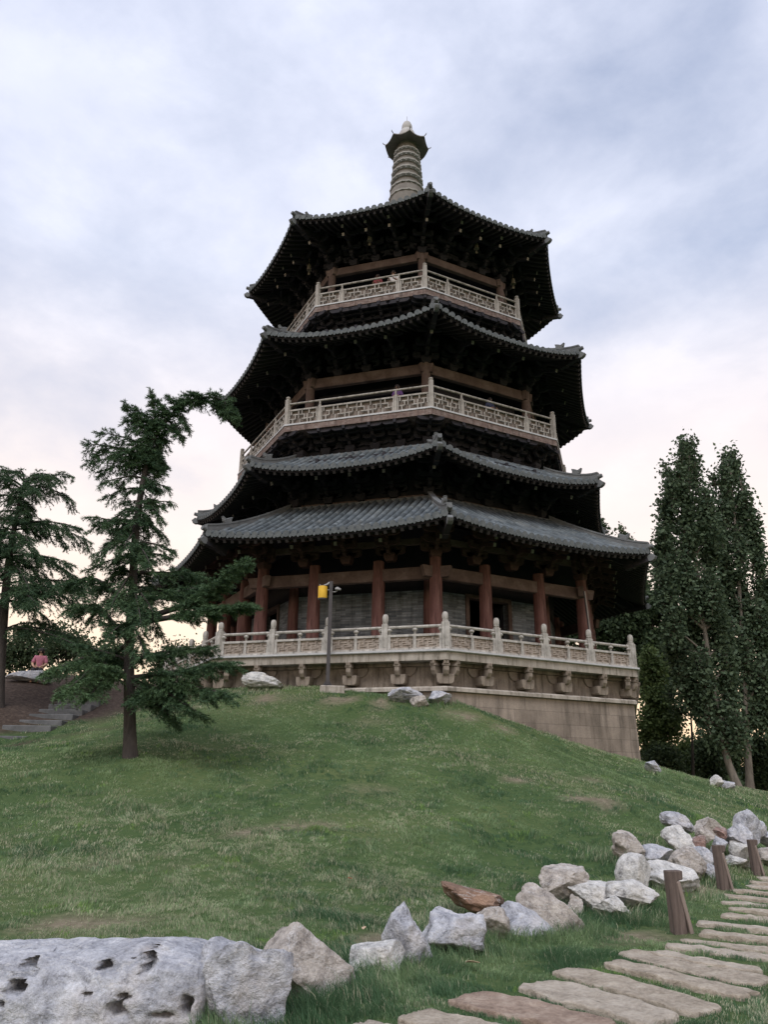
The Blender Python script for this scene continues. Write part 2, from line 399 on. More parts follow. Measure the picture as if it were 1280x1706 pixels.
# ------------------------------------------------------------------ ground: one sheet, hill under the pagoda
PAG = Vector((1.09, 36.0, 0.0)); TH = math.radians(5.257)
def pag_world(R, k, z):
    a = TH + k * PI / 4
    return Vector((PAG.x + R * math.sin(a), PAG.y - R * math.cos(a), z))
_cp = [(0, 0, 0), (-6, 0, 0), (6, 0, 0), (0, -8, 0), (-15, -6, 0), (15, -6, 0), (0.3, 6.3, 0), (1.3, 7.2, 0), (3.2, 7.3, 0), (3.3, 9.4, 0),
       (5.4, 13.2, 0), (6.9, 15.3, 0), (12, 16, 0), (12, 9, 0), (22, 18, -.2), (2.5, 4.5, 0), (8, 10, 0), (-2.6, 5.6, 0), (-1.1, 6.0, 0), (-.2, 6.8, 0),
       (.3, 7.6, 0), (1.9, 9.2, 0.02), (3.7, 11.4, 0.05), (5.9, 14.6, .08), (1, 36, 4.6), (1, 45, 4.2), (-9, 35, 4.9), (11, 41, 1.4), (19, 36, .9), (16, 52, .6),
       (-22, 40, 4.6), (-24, 24, 2.6), (-15, 13, 1.2), (-14, 5, .3), (26, 26, 0), (32, 42, 0), (0, 62, 3), (-20, 60, 3.5), (-30, 10, .8), (9, 19.5, .5), (12, 22, .5)]
_px = [(150, 1550, 8.3), (400, 1540, 8.6), (600, 1545, 9.2), (700, 1490, 10.9), (860, 1450, 12.8), (1000, 1395, 15.0), (1100, 1345, 17.6),
       (100, 1420, 12.0), (400, 1400, 12.8), (700, 1400, 13.6), (900, 1370, 15.8), (100, 1320, 15.8), (400, 1300, 17), (700, 1290, 18), (900, 1300, 19.2),
       (1100, 1310, 22), (1250, 1335, 24), (217, 1258, 18), (50, 1252, 18.6), (400, 1210, 22), (600, 1200, 23), (800, 1215, 23.4), (950, 1255, 24.5),
       (540, 1141, 26.7), (420, 1146, 27.6), (690, 1160, 25.9), (750, 1168, 25.2), (900, 1216, 27.0), (1065, 1268, 29.2), (1180, 1300, 29), (1280, 1321, 29.5),
       (0, 1236, 21.6), (130, 1190, 24.6), (60, 1222, 22.3), (150, 1172, 26), (40, 1135, 27.5), (60, 1182, 24.9), (0, 1172, 24), (100, 1122, 31), (340, 1150, 27.5), (290, 1190, 23.5)]
for a, b, Y in _px:
    p = at_y(a, b, Y); _cp.append((p.x, p.y, p.z))
_cp = np.array(_cp, float)
def _phi(r2):
    return np.sqrt(r2 + 1.5)
def _rbf_fit(P):
    n = len(P)
    d2 = ((P[:, None, :2] - P[None, :, :2]) ** 2).sum(-1)
    A = np.zeros((n + 3, n + 3)); A[:n, :n] = -_phi(d2) + 0.0
    A[:n, :n] += np.eye(n) * 0.12
    A[:n, n] = 1; A[:n, n + 1:] = P[:, :2]; A[n, :n] = 1; A[n + 1:, :n] = P[:, :2].T
    return np.linalg.solve(A, np.concatenate([P[:, 2], np.zeros(3)]))
_wt = _rbf_fit(_cp)
def vnoise(x, y, s, seed=0):
    """smooth value noise, 0..1, numpy"""
    xs, ys = x * s + seed * 17.3, y * s + seed * 9.1
    xi, yi = np.floor(xs).astype(int), np.floor(ys).astype(int)
    fx, fy = xs - xi, ys - yi
    fx, fy = fx * fx * (3 - 2 * fx), fy * fy * (3 - 2 * fy)
    def h(a, b):
        n = (a * 374761393 + b * 668265263 + seed * 1442695) & 0x7fffffff
        n = ((n ^ (n >> 13)) * 1274126177) & 0x7fffffff
        return ((n ^ (n >> 16)) & 0xffff) / 65535.0
    return (h(xi, yi) * (1 - fx) + h(xi + 1, yi) * fx) * (1 - fy) + (h(xi, yi + 1) * (1 - fx) + h(xi + 1, yi + 1) * fx) * fy
def fbm(x, y, s, seed=0, o=4):
    a, t, n = 1.0, 0, 0
    for k in range(o):
        t = t + a * vnoise(x, y, s * 2 ** k, seed + k * 7); n += a; a *= .55
    return t / n

def ground_z(x, y):
    x = np.atleast_1d(np.asarray(x, float)); y = np.atleast_1d(np.asarray(y, float))
    out = np.zeros(x.shape)
    for i in range(0, x.size, 40000):
        xx, yy = x.ravel()[i:i + 40000], y.ravel()[i:i + 40000]
        d2 = (xx[:, None] - _cp[None, :, 0]) ** 2 + (yy[:, None] - _cp[None, :, 1]) ** 2
        z = -_phi(d2) @ _wt[:-3] + _wt[-3] + xx * _wt[-2] + yy * _wt[-1]
        r = np.hypot(xx, yy - 20)
        f = np.clip((r - 34) / 40, 0, 1); f = f * f * (3 - 2 * f)
        z = z * (1 - f) + 0.0 * f
        near = np.clip((np.hypot(xx, yy) - 5) / 6, 0, 1)
        z += (0.03 * np.sin(xx * 1.9 + np.sin(yy * 1.3) * 1.5) * np.cos(yy * 1.7 + xx * .6) + 0.018 * np.sin(xx * 4.3 + yy * 3.1) + .075 * (fbm(xx, yy, .9, 41, 3) - .5)) * (0.25 + 0.75 * near) * (1 - f)
        out.ravel()[i:i + 40000] = z
    return out
def gz(x, y): return float(ground_z(x, y)[0])
def at_ground(px, py, start=4.0, far=60.0):
    r = ray(px, py); o = Vector((0, 0, EYE))
    Y = np.arange(start, far, 0.02)
    X_, Z_ = o.x + r.x * Y / r.y, o.z + r.z * Y / r.y
    g = ground_z(X_, Y)
    hit = np.nonzero(Z_ <= g)[0]
    i = hit[0] if len(hit) else len(Y) - 1
    return Vector((X_[i], Y[i], g[i]))

# bare earth: the bank under the left cedar, worn spots on the slope, by the first post
_bare = []
for a, b, rx, ry in [(320, 1418, .55, .22), (400, 1385, .45, .2), (130, 1530, .5, .2), (850, 1298, .9, .18), (620, 1205, .5, .3), (790, 1190, .9, .35), (930, 1238, 1.1, .25),
                     (1085, 1560, .35, .32), (1010, 1335, .8, .2), (600, 1170, 1.2, .4), (450, 1165, .8, .35), (720, 1485, .4, .2), (520, 1375, .4, .15), (600, 1308, .9, .14), (1165, 1480, .5, .3), (980, 1300, .7, .12), (270, 1435, .7, .1), (615, 1560, .2, .3)]:
    p = at_ground(a, b); _bare.append((p.x, p.y, rx, ry))
def bare_amount(x, y):
    b = np.zeros_like(x)
    nz = (fbm(x, y, 1.6, 3) - .5) + (fbm(x, y, 7.0, 8, 3) - .5) * .8
    for cx, cy, rx, ry in _bare:
        d = np.hypot((x - cx) / (rx * 1.0), (y - cy) / (ry * 1.3))
        b = np.maximum(b, np.clip((.95 - d + nz * 2.8) * 1.6, 0, .9))
    # left bank: bare earth above the stairs
    bank = np.clip((-6.3 - x) * 1.0 + nz * 2, 0, 1) * np.clip((y - 22.6 - (x + 9.5) * .75) * .9 + nz * 2, 0, 1)
    path_l = np.clip(1 - np.abs((y - 22.3) - (x + 8.2) * 1.05 + 0.15 + nz * 1.0) * 1.6, 0, 1) * ((x > -9.6) & (x < -5.6))
    return np.clip(np.maximum(np.maximum(b, bank), path_l * .9), 0, 1)

gx = np.sinh(np.linspace(-1, 1, 301) * 5.3) / math.sinh(5.3) * 1500
gy = 14 + np.sinh(np.linspace(-1, 1, 301) * 5.3) / math.sinh(5.3) * 1500
GX, GY = np.meshgrid(gx, gy)
GZ = ground_z(GX, GY)
gv = np.stack([GX.ravel(), GY.ravel(), GZ.ravel() - .004], -1)
nx = len(gx)
q = (np.arange(len(gy) - 1)[:, None] * nx + np.arange(nx - 1)[None, :]).ravel()
gt = np.concatenate([np.stack([q, q + 1, q + nx + 1], -1), np.stack([q, q + nx + 1, q + nx], -1)])
gm = bpy.data.materials.new('lawn_soil'); gm.use_nodes = True
t = NT(gm.node_tree)
co = t.n('ShaderNodeTexCoord').outputs['Object']
na = t.n('ShaderNodeTexNoise', Vector=co, Scale=0.35, Detail=8.0, Roughness=0.6).outputs[0]
nb = t.n('ShaderNodeTexNoise', Vector=co, Scale=9.0, Detail=8.0, Roughness=0.7).outputs[0]
gcol = t.ramp(t.math('ADD', t.math('MULTIPLY', na, .5), t.math('MULTIPLY', nb, .5)), [(0.3, (0.030, 0.060, 0.022)), (0.5, (0.060, 0.095, 0.036)), (0.7, (0.12, 0.14, 0.06))])
soil = t.ramp(nb, [(0.3, (0.10, 0.078, 0.058)), (0.52, (0.20, 0.165, 0.125)), (0.7, (0.32, 0.275, 0.22))])
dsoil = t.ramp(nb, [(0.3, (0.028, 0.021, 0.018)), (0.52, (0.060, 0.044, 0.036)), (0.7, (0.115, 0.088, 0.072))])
ba = t.n('ShaderNodeAttribute', _attribute_name='tint').outputs[0]
sepc = t.n('ShaderNodeSeparateColor', Color=ba)
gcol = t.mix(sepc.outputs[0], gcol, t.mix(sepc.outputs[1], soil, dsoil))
bp = t.n('ShaderNodeBump', Strength=0.7, Distance=0.05, Height=nb)
pb = t.n('ShaderNodeBsdfPrincipled', Base__Color=gcol, Roughness=0.95, Normal=bp.outputs[0])
pb.inputs['Specular IOR Level'].default_value = 0.1
t.n('ShaderNodeOutputMaterial', Surface=pb.outputs[0])
bcol = np.repeat(bare_amount(gv[:, 0], gv[:, 1])[:, None], 3, 1)
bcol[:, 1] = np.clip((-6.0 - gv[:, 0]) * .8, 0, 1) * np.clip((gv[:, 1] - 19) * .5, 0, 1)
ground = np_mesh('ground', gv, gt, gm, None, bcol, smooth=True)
tag(ground, kind='structure')

# ------------------------------------------------------------------ PAGODA
pagoda = thing('pagoda', 'tall octagonal timber pagoda with four grey tiled eaves on a stone terrace', 'pagoda', PAG, TH)
C225, T225 = math.cos(PI / 8), math.tan(PI / 8)
def corner(R, k, z=0.0):
    a = k * PI / 4
    return Vector((R * math.sin(a), -R * math.cos(a), z))
def face_axes(k):
    """outward normal and tangent of the face between corner k and k+1"""
    a = (k + .5) * PI / 4
    return Vector((math.sin(a), -math.cos(a), 0)), Vector((math.cos(a), math.sin(a), 0))
Z = Vector((0, 0, 1))
VIS_C = (-2, -1, 0, 1, 2)         # corners towards the viewer
VIS_F = (-2, -1, 0, 1)            # faces towards the viewer

def octring(mb, prof, closed=False):
    """sweep a profile of (R, z) round the octagon, with uv in metres"""
    for k in range(8):
        for (r0, z0), (r1, z1) in zip(prof[:-1], prof[1:]):
            a, b, c, d = corner(r0, k, z0), corner(r0, k + 1, z0), corner(r1, k + 1, z1), corner(r1, k, z1)
            w0, w1 = r0 * math.sin(PI / 8), r1 * math.sin(PI / 8)
            off = k * 3.37
            l = math.hypot((r1 - r0) * C225, z1 - z0)
            v0 = z0 if abs(z1 - z0) > 1e-6 else r0
            mb.add([a, b, c, d], [(0, 1, 2, 3)], [[(off - w0, v0), (off + w0, v0), (off + w1, v0 + l), (off - w1, v0 + l)]])
    if closed:
        mb.add([corner(prof[0][0], k, prof[0][1]) for k in range(8)], [tuple(range(7, -1, -1))], [[(0, 0)] * 8])
        mb.add([corner(prof[-1][0], k, prof[-1][1]) for k in range(8)], [tuple(range(8))], [[(0, 0)] * 8])

# stone base
mb = MB(); octring(mb, [(10.95, -.3), (10.82, 4.22)]); mb.build('plinth', M['plinth'], pagoda)
mb = MB(); octring(mb, [(10.80, 4.222), (10.94, 4.225), (10.94, 4.33), (10.87, 4.38), (10.45, 4.40)]); mb.build('plinth_ledge', M['slab'], pagoda, bevel=.012)
mb = MB(); octring(mb, [(10.50, 4.38), (10.50, 5.06), (10.62, 5.08), (10.62, 5.22)]); mb.build('plinth_frieze', M['bracketstone'], pagoda)
mb = MB(); octring(mb, [(10.4, 5.20), (11.06, 5.20), (11.06, 5.465), (10.4, 5.468)]); mb.build('terrace_fascia', M['slab'], pagoda, bevel=.012)
mb = MB(); octring(mb, [(10.6, 5.465), (11.12, 5.467), (11.16, 5.49), (11.16, 5.55), (11.1, 5.56)]); mb.build('terrace_edge', M['rim'], pagoda, bevel=.01)
mb = MB(); octring(mb, [(11.1, 5.558), (0.5, 5.558)]); mb.build('terrace_floor', M['slab'], pagoda)
# fascia joints read as block ends: thin blocks standing 3 mm proud
mb = MB()
for k in range(8):
    n, tg = face_axes(k)
    for j in range(9):
        s0 = -4.25 + j * 0.945
        mb.frame_box(n * (11.06 * C225 + .0015) + tg * (s0 + .46) + Z * 5.333, tg, n, Z, .925, .008, .25)
mb.build('terrace_block_course', M['slab'], pagoda)

def stone_bracket_mesh(three=False):
    mb = MB()
    for sg in ((-1, 1) if three else ()):
        e = Vector((sg * .75, -.66, 0)).normalized()
        mb.prism([(0.1, .22), (.36, .22), (.50, .30), (.57, .42), (.57, .56), (0.1, .56)], (0, -.04, 0), e, (0, 0, 1), e.cross(Vector((0, 0, 1))), .18)
        c_ = e * .46 + Vector((0, -.04, .60)); mb.frame_box(c_, e, e.cross(Vector((0, 0, 1))), (0, 0, 1), .24, .24, .08)
        c_ = e * .44 + Vector((0, -.04, .68)); mb.frame_box(c_, e, e.cross(Vector((0, 0, 1))), (0, 0, 1), .34, .16, .12)
    mb.prism([(-.30, .22), (-.27, .05), (-.2, 0), (.2, 0), (.27, .05), (.30, .22), (.30, .32), (-.30, .32)], (0, -.21, 0), (1, 0, 0), (0, 0, 1), (0, 1, 0), .42)
    mb.prism([(0, .22), (-.36, .22), (-.50, .30), (-.57, .42), (-.57, .56), (0, .56)], (0, 0, 0), (0, 1, 0), (0, 0, 1), (1, 0, 0), .19)
    mb.box((0, -.46, .60), (.25, .25, .08)); mb.box((0, -.40, .68), (.17, .42, .12)); mb.box((0, -.52, .655), (.2, .06, .05))
    for s in (() if three else (-1, 1)):
        arc = [(s * .20, .60)] + [(s * (.34 + .30 * math.cos(t)), .60 - .30 * math.sin(t)) for t in [i * PI / 14 for i in range(8)]] + [(s * .20, .33)]
        mb.prism(arc, (0, -.03, 0), (1, 0, 0), (0, 0, 1), (0, 1, 0), .07)
    return mb
sb = None
def stone_bracket(a, R, ap=None, s=0.0, corner_one=False):
    global sb
    if sb is None:
        sb = stone_bracket_mesh().build('stone_bracket', M['bracketstone'], pagoda, bevel=.012); o = sb
    else: o = dup(sb, pagoda)
    n = Vector((math.sin(a), -math.cos(a), 0)); tg = Vector((math.cos(a), math.sin(a), 0))
    o.location = n * R + tg * s + Z * 4.46
    o.rotation_euler = (0, 0, a); o.scale = (.86, 1, 1)
sbc = stone_bracket_mesh(True).build('stone_bracket', M['bracketstone'], pagoda, bevel=.012)
for i, k in enumerate(VIS_C):
    o = sbc if i == 0 else dup(sbc, pagoda)
    o.location = corner(10.42, k, 4.46); o.rotation_euler = (0, 0, k * PI / 4)
for k in VIS_F:
    for j in range(4):
        stone_bracket((k + .5) * PI / 4, 10.50 * C225, s=(-1.5 + j) * 1.70)

# carved stone balustrade round the terrace
balus = bpy.data.objects.new('stone_balustrade', None); COL.objects.link(balus); balus.parent = pagoda
def stone_post_mesh(wd=.20):
    mb = MB()
    mb.box((0, 0, .45), (wd, wd, .90))
    mb.box((0, 0, .925), (wd * .72, wd * .72, .05))
    mb.lathe([(.085, .945), (.10, .965), (.10, .99), (.082, 1.0)], 12)
    mb.lathe([(.088, 1.0), (.10, 1.03), (.104, 1.10), (.10, 1.16), (.085, 1.215), (.055, 1.25), (.015, 1.262)], 20, lobes=6, amp=.07)
    mb.box((0, -wd / 2 - .006, .42), (wd * .55, .012, .62))
    return mb
def stone_panel_mesh(L):
    """between two posts: coping, vase supports, relief panel; x along, outward -y"""
    mb = MB(); mb.cur = 0
    mb.tube([(-L / 2, 0, .79), (L / 2, 0, .79)], .052, 8)
    mb.box((0, 0, .50), (L, .13, .075)); mb.box((0, 0, .04), (L, .15, .08))
    for x in (-L / 2 + .05, 0, L / 2 - .05):
        mb.box((x, 0, .28), (.10, .125, .50))
        mb.lathe([(.035, .535), (.03, .57), (.055, .60), (.03, .625), (.085, .66), (.10, .70), (.06, .735), (.05, .75)], 10, (x, 0, 0))
    mb.cur = 1
    for sgn in (-1, 1):
        x0, x1 = (.05, L / 2 - .10) if sgn > 0 else (-L / 2 + .10, -.05)
        mb.box(((x0 + x1) / 2, 0.02, .27), (x1 - x0, .05, .39))
        wv = x1 - x0; hh = .37; z0 = .085; nb = max(3, round(wv / .16)); p = wv / nb
        for i in range(nb):
            xc = x0 + (i + .5) * p
            a, b = (z0, z0 + hh * .62) if i % 2 == 0 else (z0 + hh * .38, z0 + hh)
            mb.box((xc, -.017, (a + b) / 2), (.045, .03, b - a))
            zz = z0 + hh * (.70 if i % 2 == 0 else .30)
            mb.box((xc, -.019, zz), (min(p * 1.5, 2 * (x1 - xc), 2 * (xc - x0)) , .028, .045))
            mb.box((xc + (p * .24 if i % 2 else -p * .24), -.020, z0 + hh * (.12 if i % 2 == 0 else .88)), (p * .46, .026, .04))
            mb.box((xc + (p * .25 if i % 2 == 0 else -p * .25), -.021, z0 + hh * .5), (p * .5, .025, .04))
    return mb
RB = 10.90; WB = 2 * RB * math.sin(PI / 8); LB = WB / 4
sp_c = stone_post_mesh(.26).build('baluster_post', M['stone'], balus, smooth=35, bevel=.01)
sp_i = stone_post_mesh(.20).build('baluster_post', M['stone'], balus, smooth=35, bevel=.01)
spn = stone_panel_mesh(LB - .2).build('balustrade_panel', [M['stone'], M['relief']], balus)
first = {'c': True, 'i': True, 'p': True}
def put(src, key, loc, rz):
    if first[key]: o = src; first[key] = False; o.location = loc; o.rotation_euler = (0, 0, rz)
    else: o = dup(src, src.parent, loc, rz)
    return o
for k in range(8):
    n, tg = face_axes(k); a = (k + .5) * PI / 4
    put(sp_c, 'c', corner(RB, k, 5.558), k * PI / 4)
    for j in range(4):
        c = n * RB * C225 + Z * 5.558
        put(spn, 'p', c + tg * (-WB / 2 + (j + .5) * LB), a)
        if j: put(sp_i, 'i', c + tg * (-WB / 2 + j * LB), a)

# ---- timber columns, lintels
def column_mesh(r, h, base=True):
    mb = MB()
    if base: mb.lathe([(r * 1.5, 0), (r * 1.55, .06), (r * 1.25, .16), (r * 1.05, .18)], 16)
    mb.lathe([(r * 1.0, .1), (r * 1.03, h * .35), (r * .98, h * .75), (r * .88, h)], 18)
    return mb
def columns(R, z0, h, r, fr, faces=range(8), corners=range(8), name='column', m='redwood'):
    src = column_mesh(r, h).build(name, M[m], pagoda, smooth=40); used = False
    locs = [corner(R, k, z0) for k in corners]
    for k in faces:
        n, tg = face_axes(k); hw = R * math.sin(PI / 8)
        locs += [n * R * C225 + tg * (hw * f) + Z * z0 for f in fr]
    for l in locs:
        o = src if not used else dup(src, pagoda); used = True
        o.location = l
def lintels(R, z0, z1, wd, name='lintel_beam', m='beam', proj=.6, faces=range(8)):
    for k in faces:
        n, tg = face_axes(k); hw = R * math.sin(PI / 8)
        mb = MB()
        mb.frame_box(n * (R * C225) + Z * (z0 + z1) / 2, tg, n, Z, 2 * hw + .02, wd, z1 - z0)
        mb.build(name, M[m], pagoda, bevel=.02)
        for s in (-1, 1):   # the beam's nose past the corner column
            mb = MB()
            mb.prism([(0, z0 + .01), (proj * .82, z0 + .05), (proj * .86, z0 + .12), (proj, z1 - .08), (proj, z1 - .01), (0, z1 - .01)],
                     n * (R * C225) + tg * (s * hw), tg * s, Z, n, wd * .8)
            mb.build('beam_nose', M[m], pagoda, bevel=.01)

columns(9.05, 5.56, 3.62, .24, (-.37, .37))
lintels(9.05, 8.40, 8.86, .26)
# second, thinner tie beam higher up the gallery
for k in VIS_F:
    n, tg = face_axes(k); hw = 9.05 * math.sin(PI / 8)
    mb = MB(); mb.frame_box(n * (9.05 * C225) + Z * 9.86, tg, n, Z, 2 * hw, .2, .22); mb.build('upper_tie_beam', M['beam'], pagoda)
# inner columns against the brick wall
columns(7.35, 5.56, 3.4, .21, (), faces=(), corners=range(8), name='inner_column')
# ---- brick walls with doorways on every second face
for k in range(8):
    n, tg = face_axes(k); R = 7.3; hw = R * math.sin(PI / 8); ap = R * C225
    mb = MB()
    def wallbox(s0, s1, za, zb, th=.3):
        c = n * (ap - th / 2) + tg * ((s0 + s1) / 2) + Z * (za + zb) / 2
        ex, ey, ez = tg, n, Z
        o = len(mb.v)
        mb.frame_box(c, ex, ey, ez, s1 - s0, th, zb - za)
        for fi in range(len(mb.f) - 6, len(mb.f)):
            uvs = []
            for vi in mb.f[fi]:
                p = Vector(mb.v[vi]); uvs.append((p.dot(tg) + p.dot(n) + k * 2.3, p.z))
            mb.uv[fi] = uvs
    if k % 2 == 0:
        wallbox(-hw, -.95, 5.56, 8.40); wallbox(.95, hw, 5.56, 8.40); wallbox(-.95, .95, 8.3, 8.40)
        wl = mb.build('brick_wall', M['brick'], pagoda)
        fr = MB()
        for s in (-1, 1): fr.frame_box(n * (ap - .1) + tg * (s * 1.03) + Z * 6.93, tg, n, Z, .16, .34, 2.74)
        fr.frame_box(n * (ap - .1) + Z * 8.36, tg, n, Z, 2.22, .34, .16)
        fr.build('door_frame', M['beam'], pagoda)
        dr = MB()
        for s in (-1, 1):
            dr.frame_box(n * (ap - .9) + tg * (s * .92) + Z * 6.9, n, tg, Z, 1.1, .07, 2.6)
        dr.build('door_leaf', M['darkwood'], pagoda)
    else:
        wallbox(-hw, hw, 5.56, 8.40)
        wl = mb.build('brick_wall', M['brick'], pagoda)
# dark upper wall and gallery ceiling
def drum(R, z0, z1, name, m):
    mb = MB(); octring(mb, [(R, z0), (R, z1)]); return mb.build(name, M[m], pagoda)
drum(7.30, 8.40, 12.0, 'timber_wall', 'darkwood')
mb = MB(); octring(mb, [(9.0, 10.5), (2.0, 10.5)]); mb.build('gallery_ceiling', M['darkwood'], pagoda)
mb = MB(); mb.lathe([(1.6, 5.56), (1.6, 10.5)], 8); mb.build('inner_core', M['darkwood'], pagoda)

# ---- bracket sets
def bracket_mesh(H, L, sc=1.0, ang=True):
    """rises H, reaches L outwards (-y); stepped arms, blocks and slanting lever beaks"""
    mb = MB(); mb.cur = 0
    def dou(x, y, z, s=.2):
        v = [(x + a * s * .36, y + b * s * .36, z) for a, b in ((-1, -1), (1, -1), (1, 1), (-1, 1))] + \
            [(x + a * s * .5, y + b * s * .5, z + s * .35) for a, b in ((-1, -1), (1, -1), (1, 1), (-1, 1))] + \
            [(x + a * s * .5, y + b * s * .5, z + s * .7) for a, b in ((-1, -1), (1, -1), (1, 1), (-1, 1))]
        mb.add(v, [(3, 2, 1, 0), (0, 1, 5, 4), (1, 2, 6, 5), (2, 3, 7, 6), (3, 0, 4, 7), (4, 5, 9, 8), (5, 6, 10, 9), (6, 7, 11, 10), (7, 4, 8, 11), (8, 9, 10, 11)])
    def arm(y, z, ln, h=.17, th=.12):
        mb.prism([(-ln / 2, h), (-ln / 2, h * .55), (-ln / 2 + .06, h * .2), (-ln / 2 + .16, 0), (ln / 2 - .16, 0), (ln / 2 - .06, h * .2), (ln / 2, h * .55), (ln / 2, h)],
                 (0, y, z), (1, 0, 0), (0, 0, 1), (0, 1, 0), th)
    dou(0, 0, 0, .42)
    n = 3; dz = (H - .3) / n
    for i in range(n):
        z = .26 + i * dz
        out = (i + 1) * L / n
        mb.prism([(.15, z), (-out + .18, z), (-out + .05, z + .04), (-out, z + .1), (-out, z + .17), (.15, z + .17)], (0, 0, 0), (0, 1, 0), (0, 0, 1), (1, 0, 0), .13)
        dou(0, -out + .02, z + .17, .2)
        for y, ln in ((0, .8 + .3 * (i % 2)), (-i * L / n, 1.15 - .15 * (i % 2))):
            arm(y, z + .002 * i, ln)
            for s in (-1, 1): dou(s * (ln / 2 - .08), y, z + .17, .17)
    arm(-L, H - .2, 1.1)
    if ang:
        for q, (zz, yy) in enumerate(((.42, 1.12), (.66, 1.22))):
            p0, p1 = Vector((0, .35, H * (zz + .42))), Vector((0, -L * yy, H * zz))
            mb.bar(p0, p1, .11, .14)
            mb.cur = 1
            d = (p1 - p0).normalized()
            mb.bar(p1, p1 + d * .035, .112, .142)
            mb.cur = 0
    mb.bar((0, .1, H - .1), (0, -L * 1.15, H - .1), .12, .15)
    return mb
def bracket_sets(R, z, H, L, nper, rot_extra=0.0, name='bracket_set', ang=True, m='darkwood'):
    src = bracket_mesh(H, L, ang=ang).build(name, [M[m], M['palewood']], pagoda); used = False
    spots = []
    for k in VIS_C:
        spots.append((corner(R, k, z), k * PI / 4))
    for k in VIS_F:
        n, tg = face_axes(k); hw = R * math.sin(PI / 8)
        for j in range(nper):
            spots.append((n * R * C225 + tg * hw * (-1 + 2 * (j + 1) / (nper + 1)) + Z * z, (k + .5) * PI / 4))
    for l, a in spots:
        o = src if not used else dup(src, pagoda); used = True
        o.location = l; o.rotation_euler = (0, 0, a)

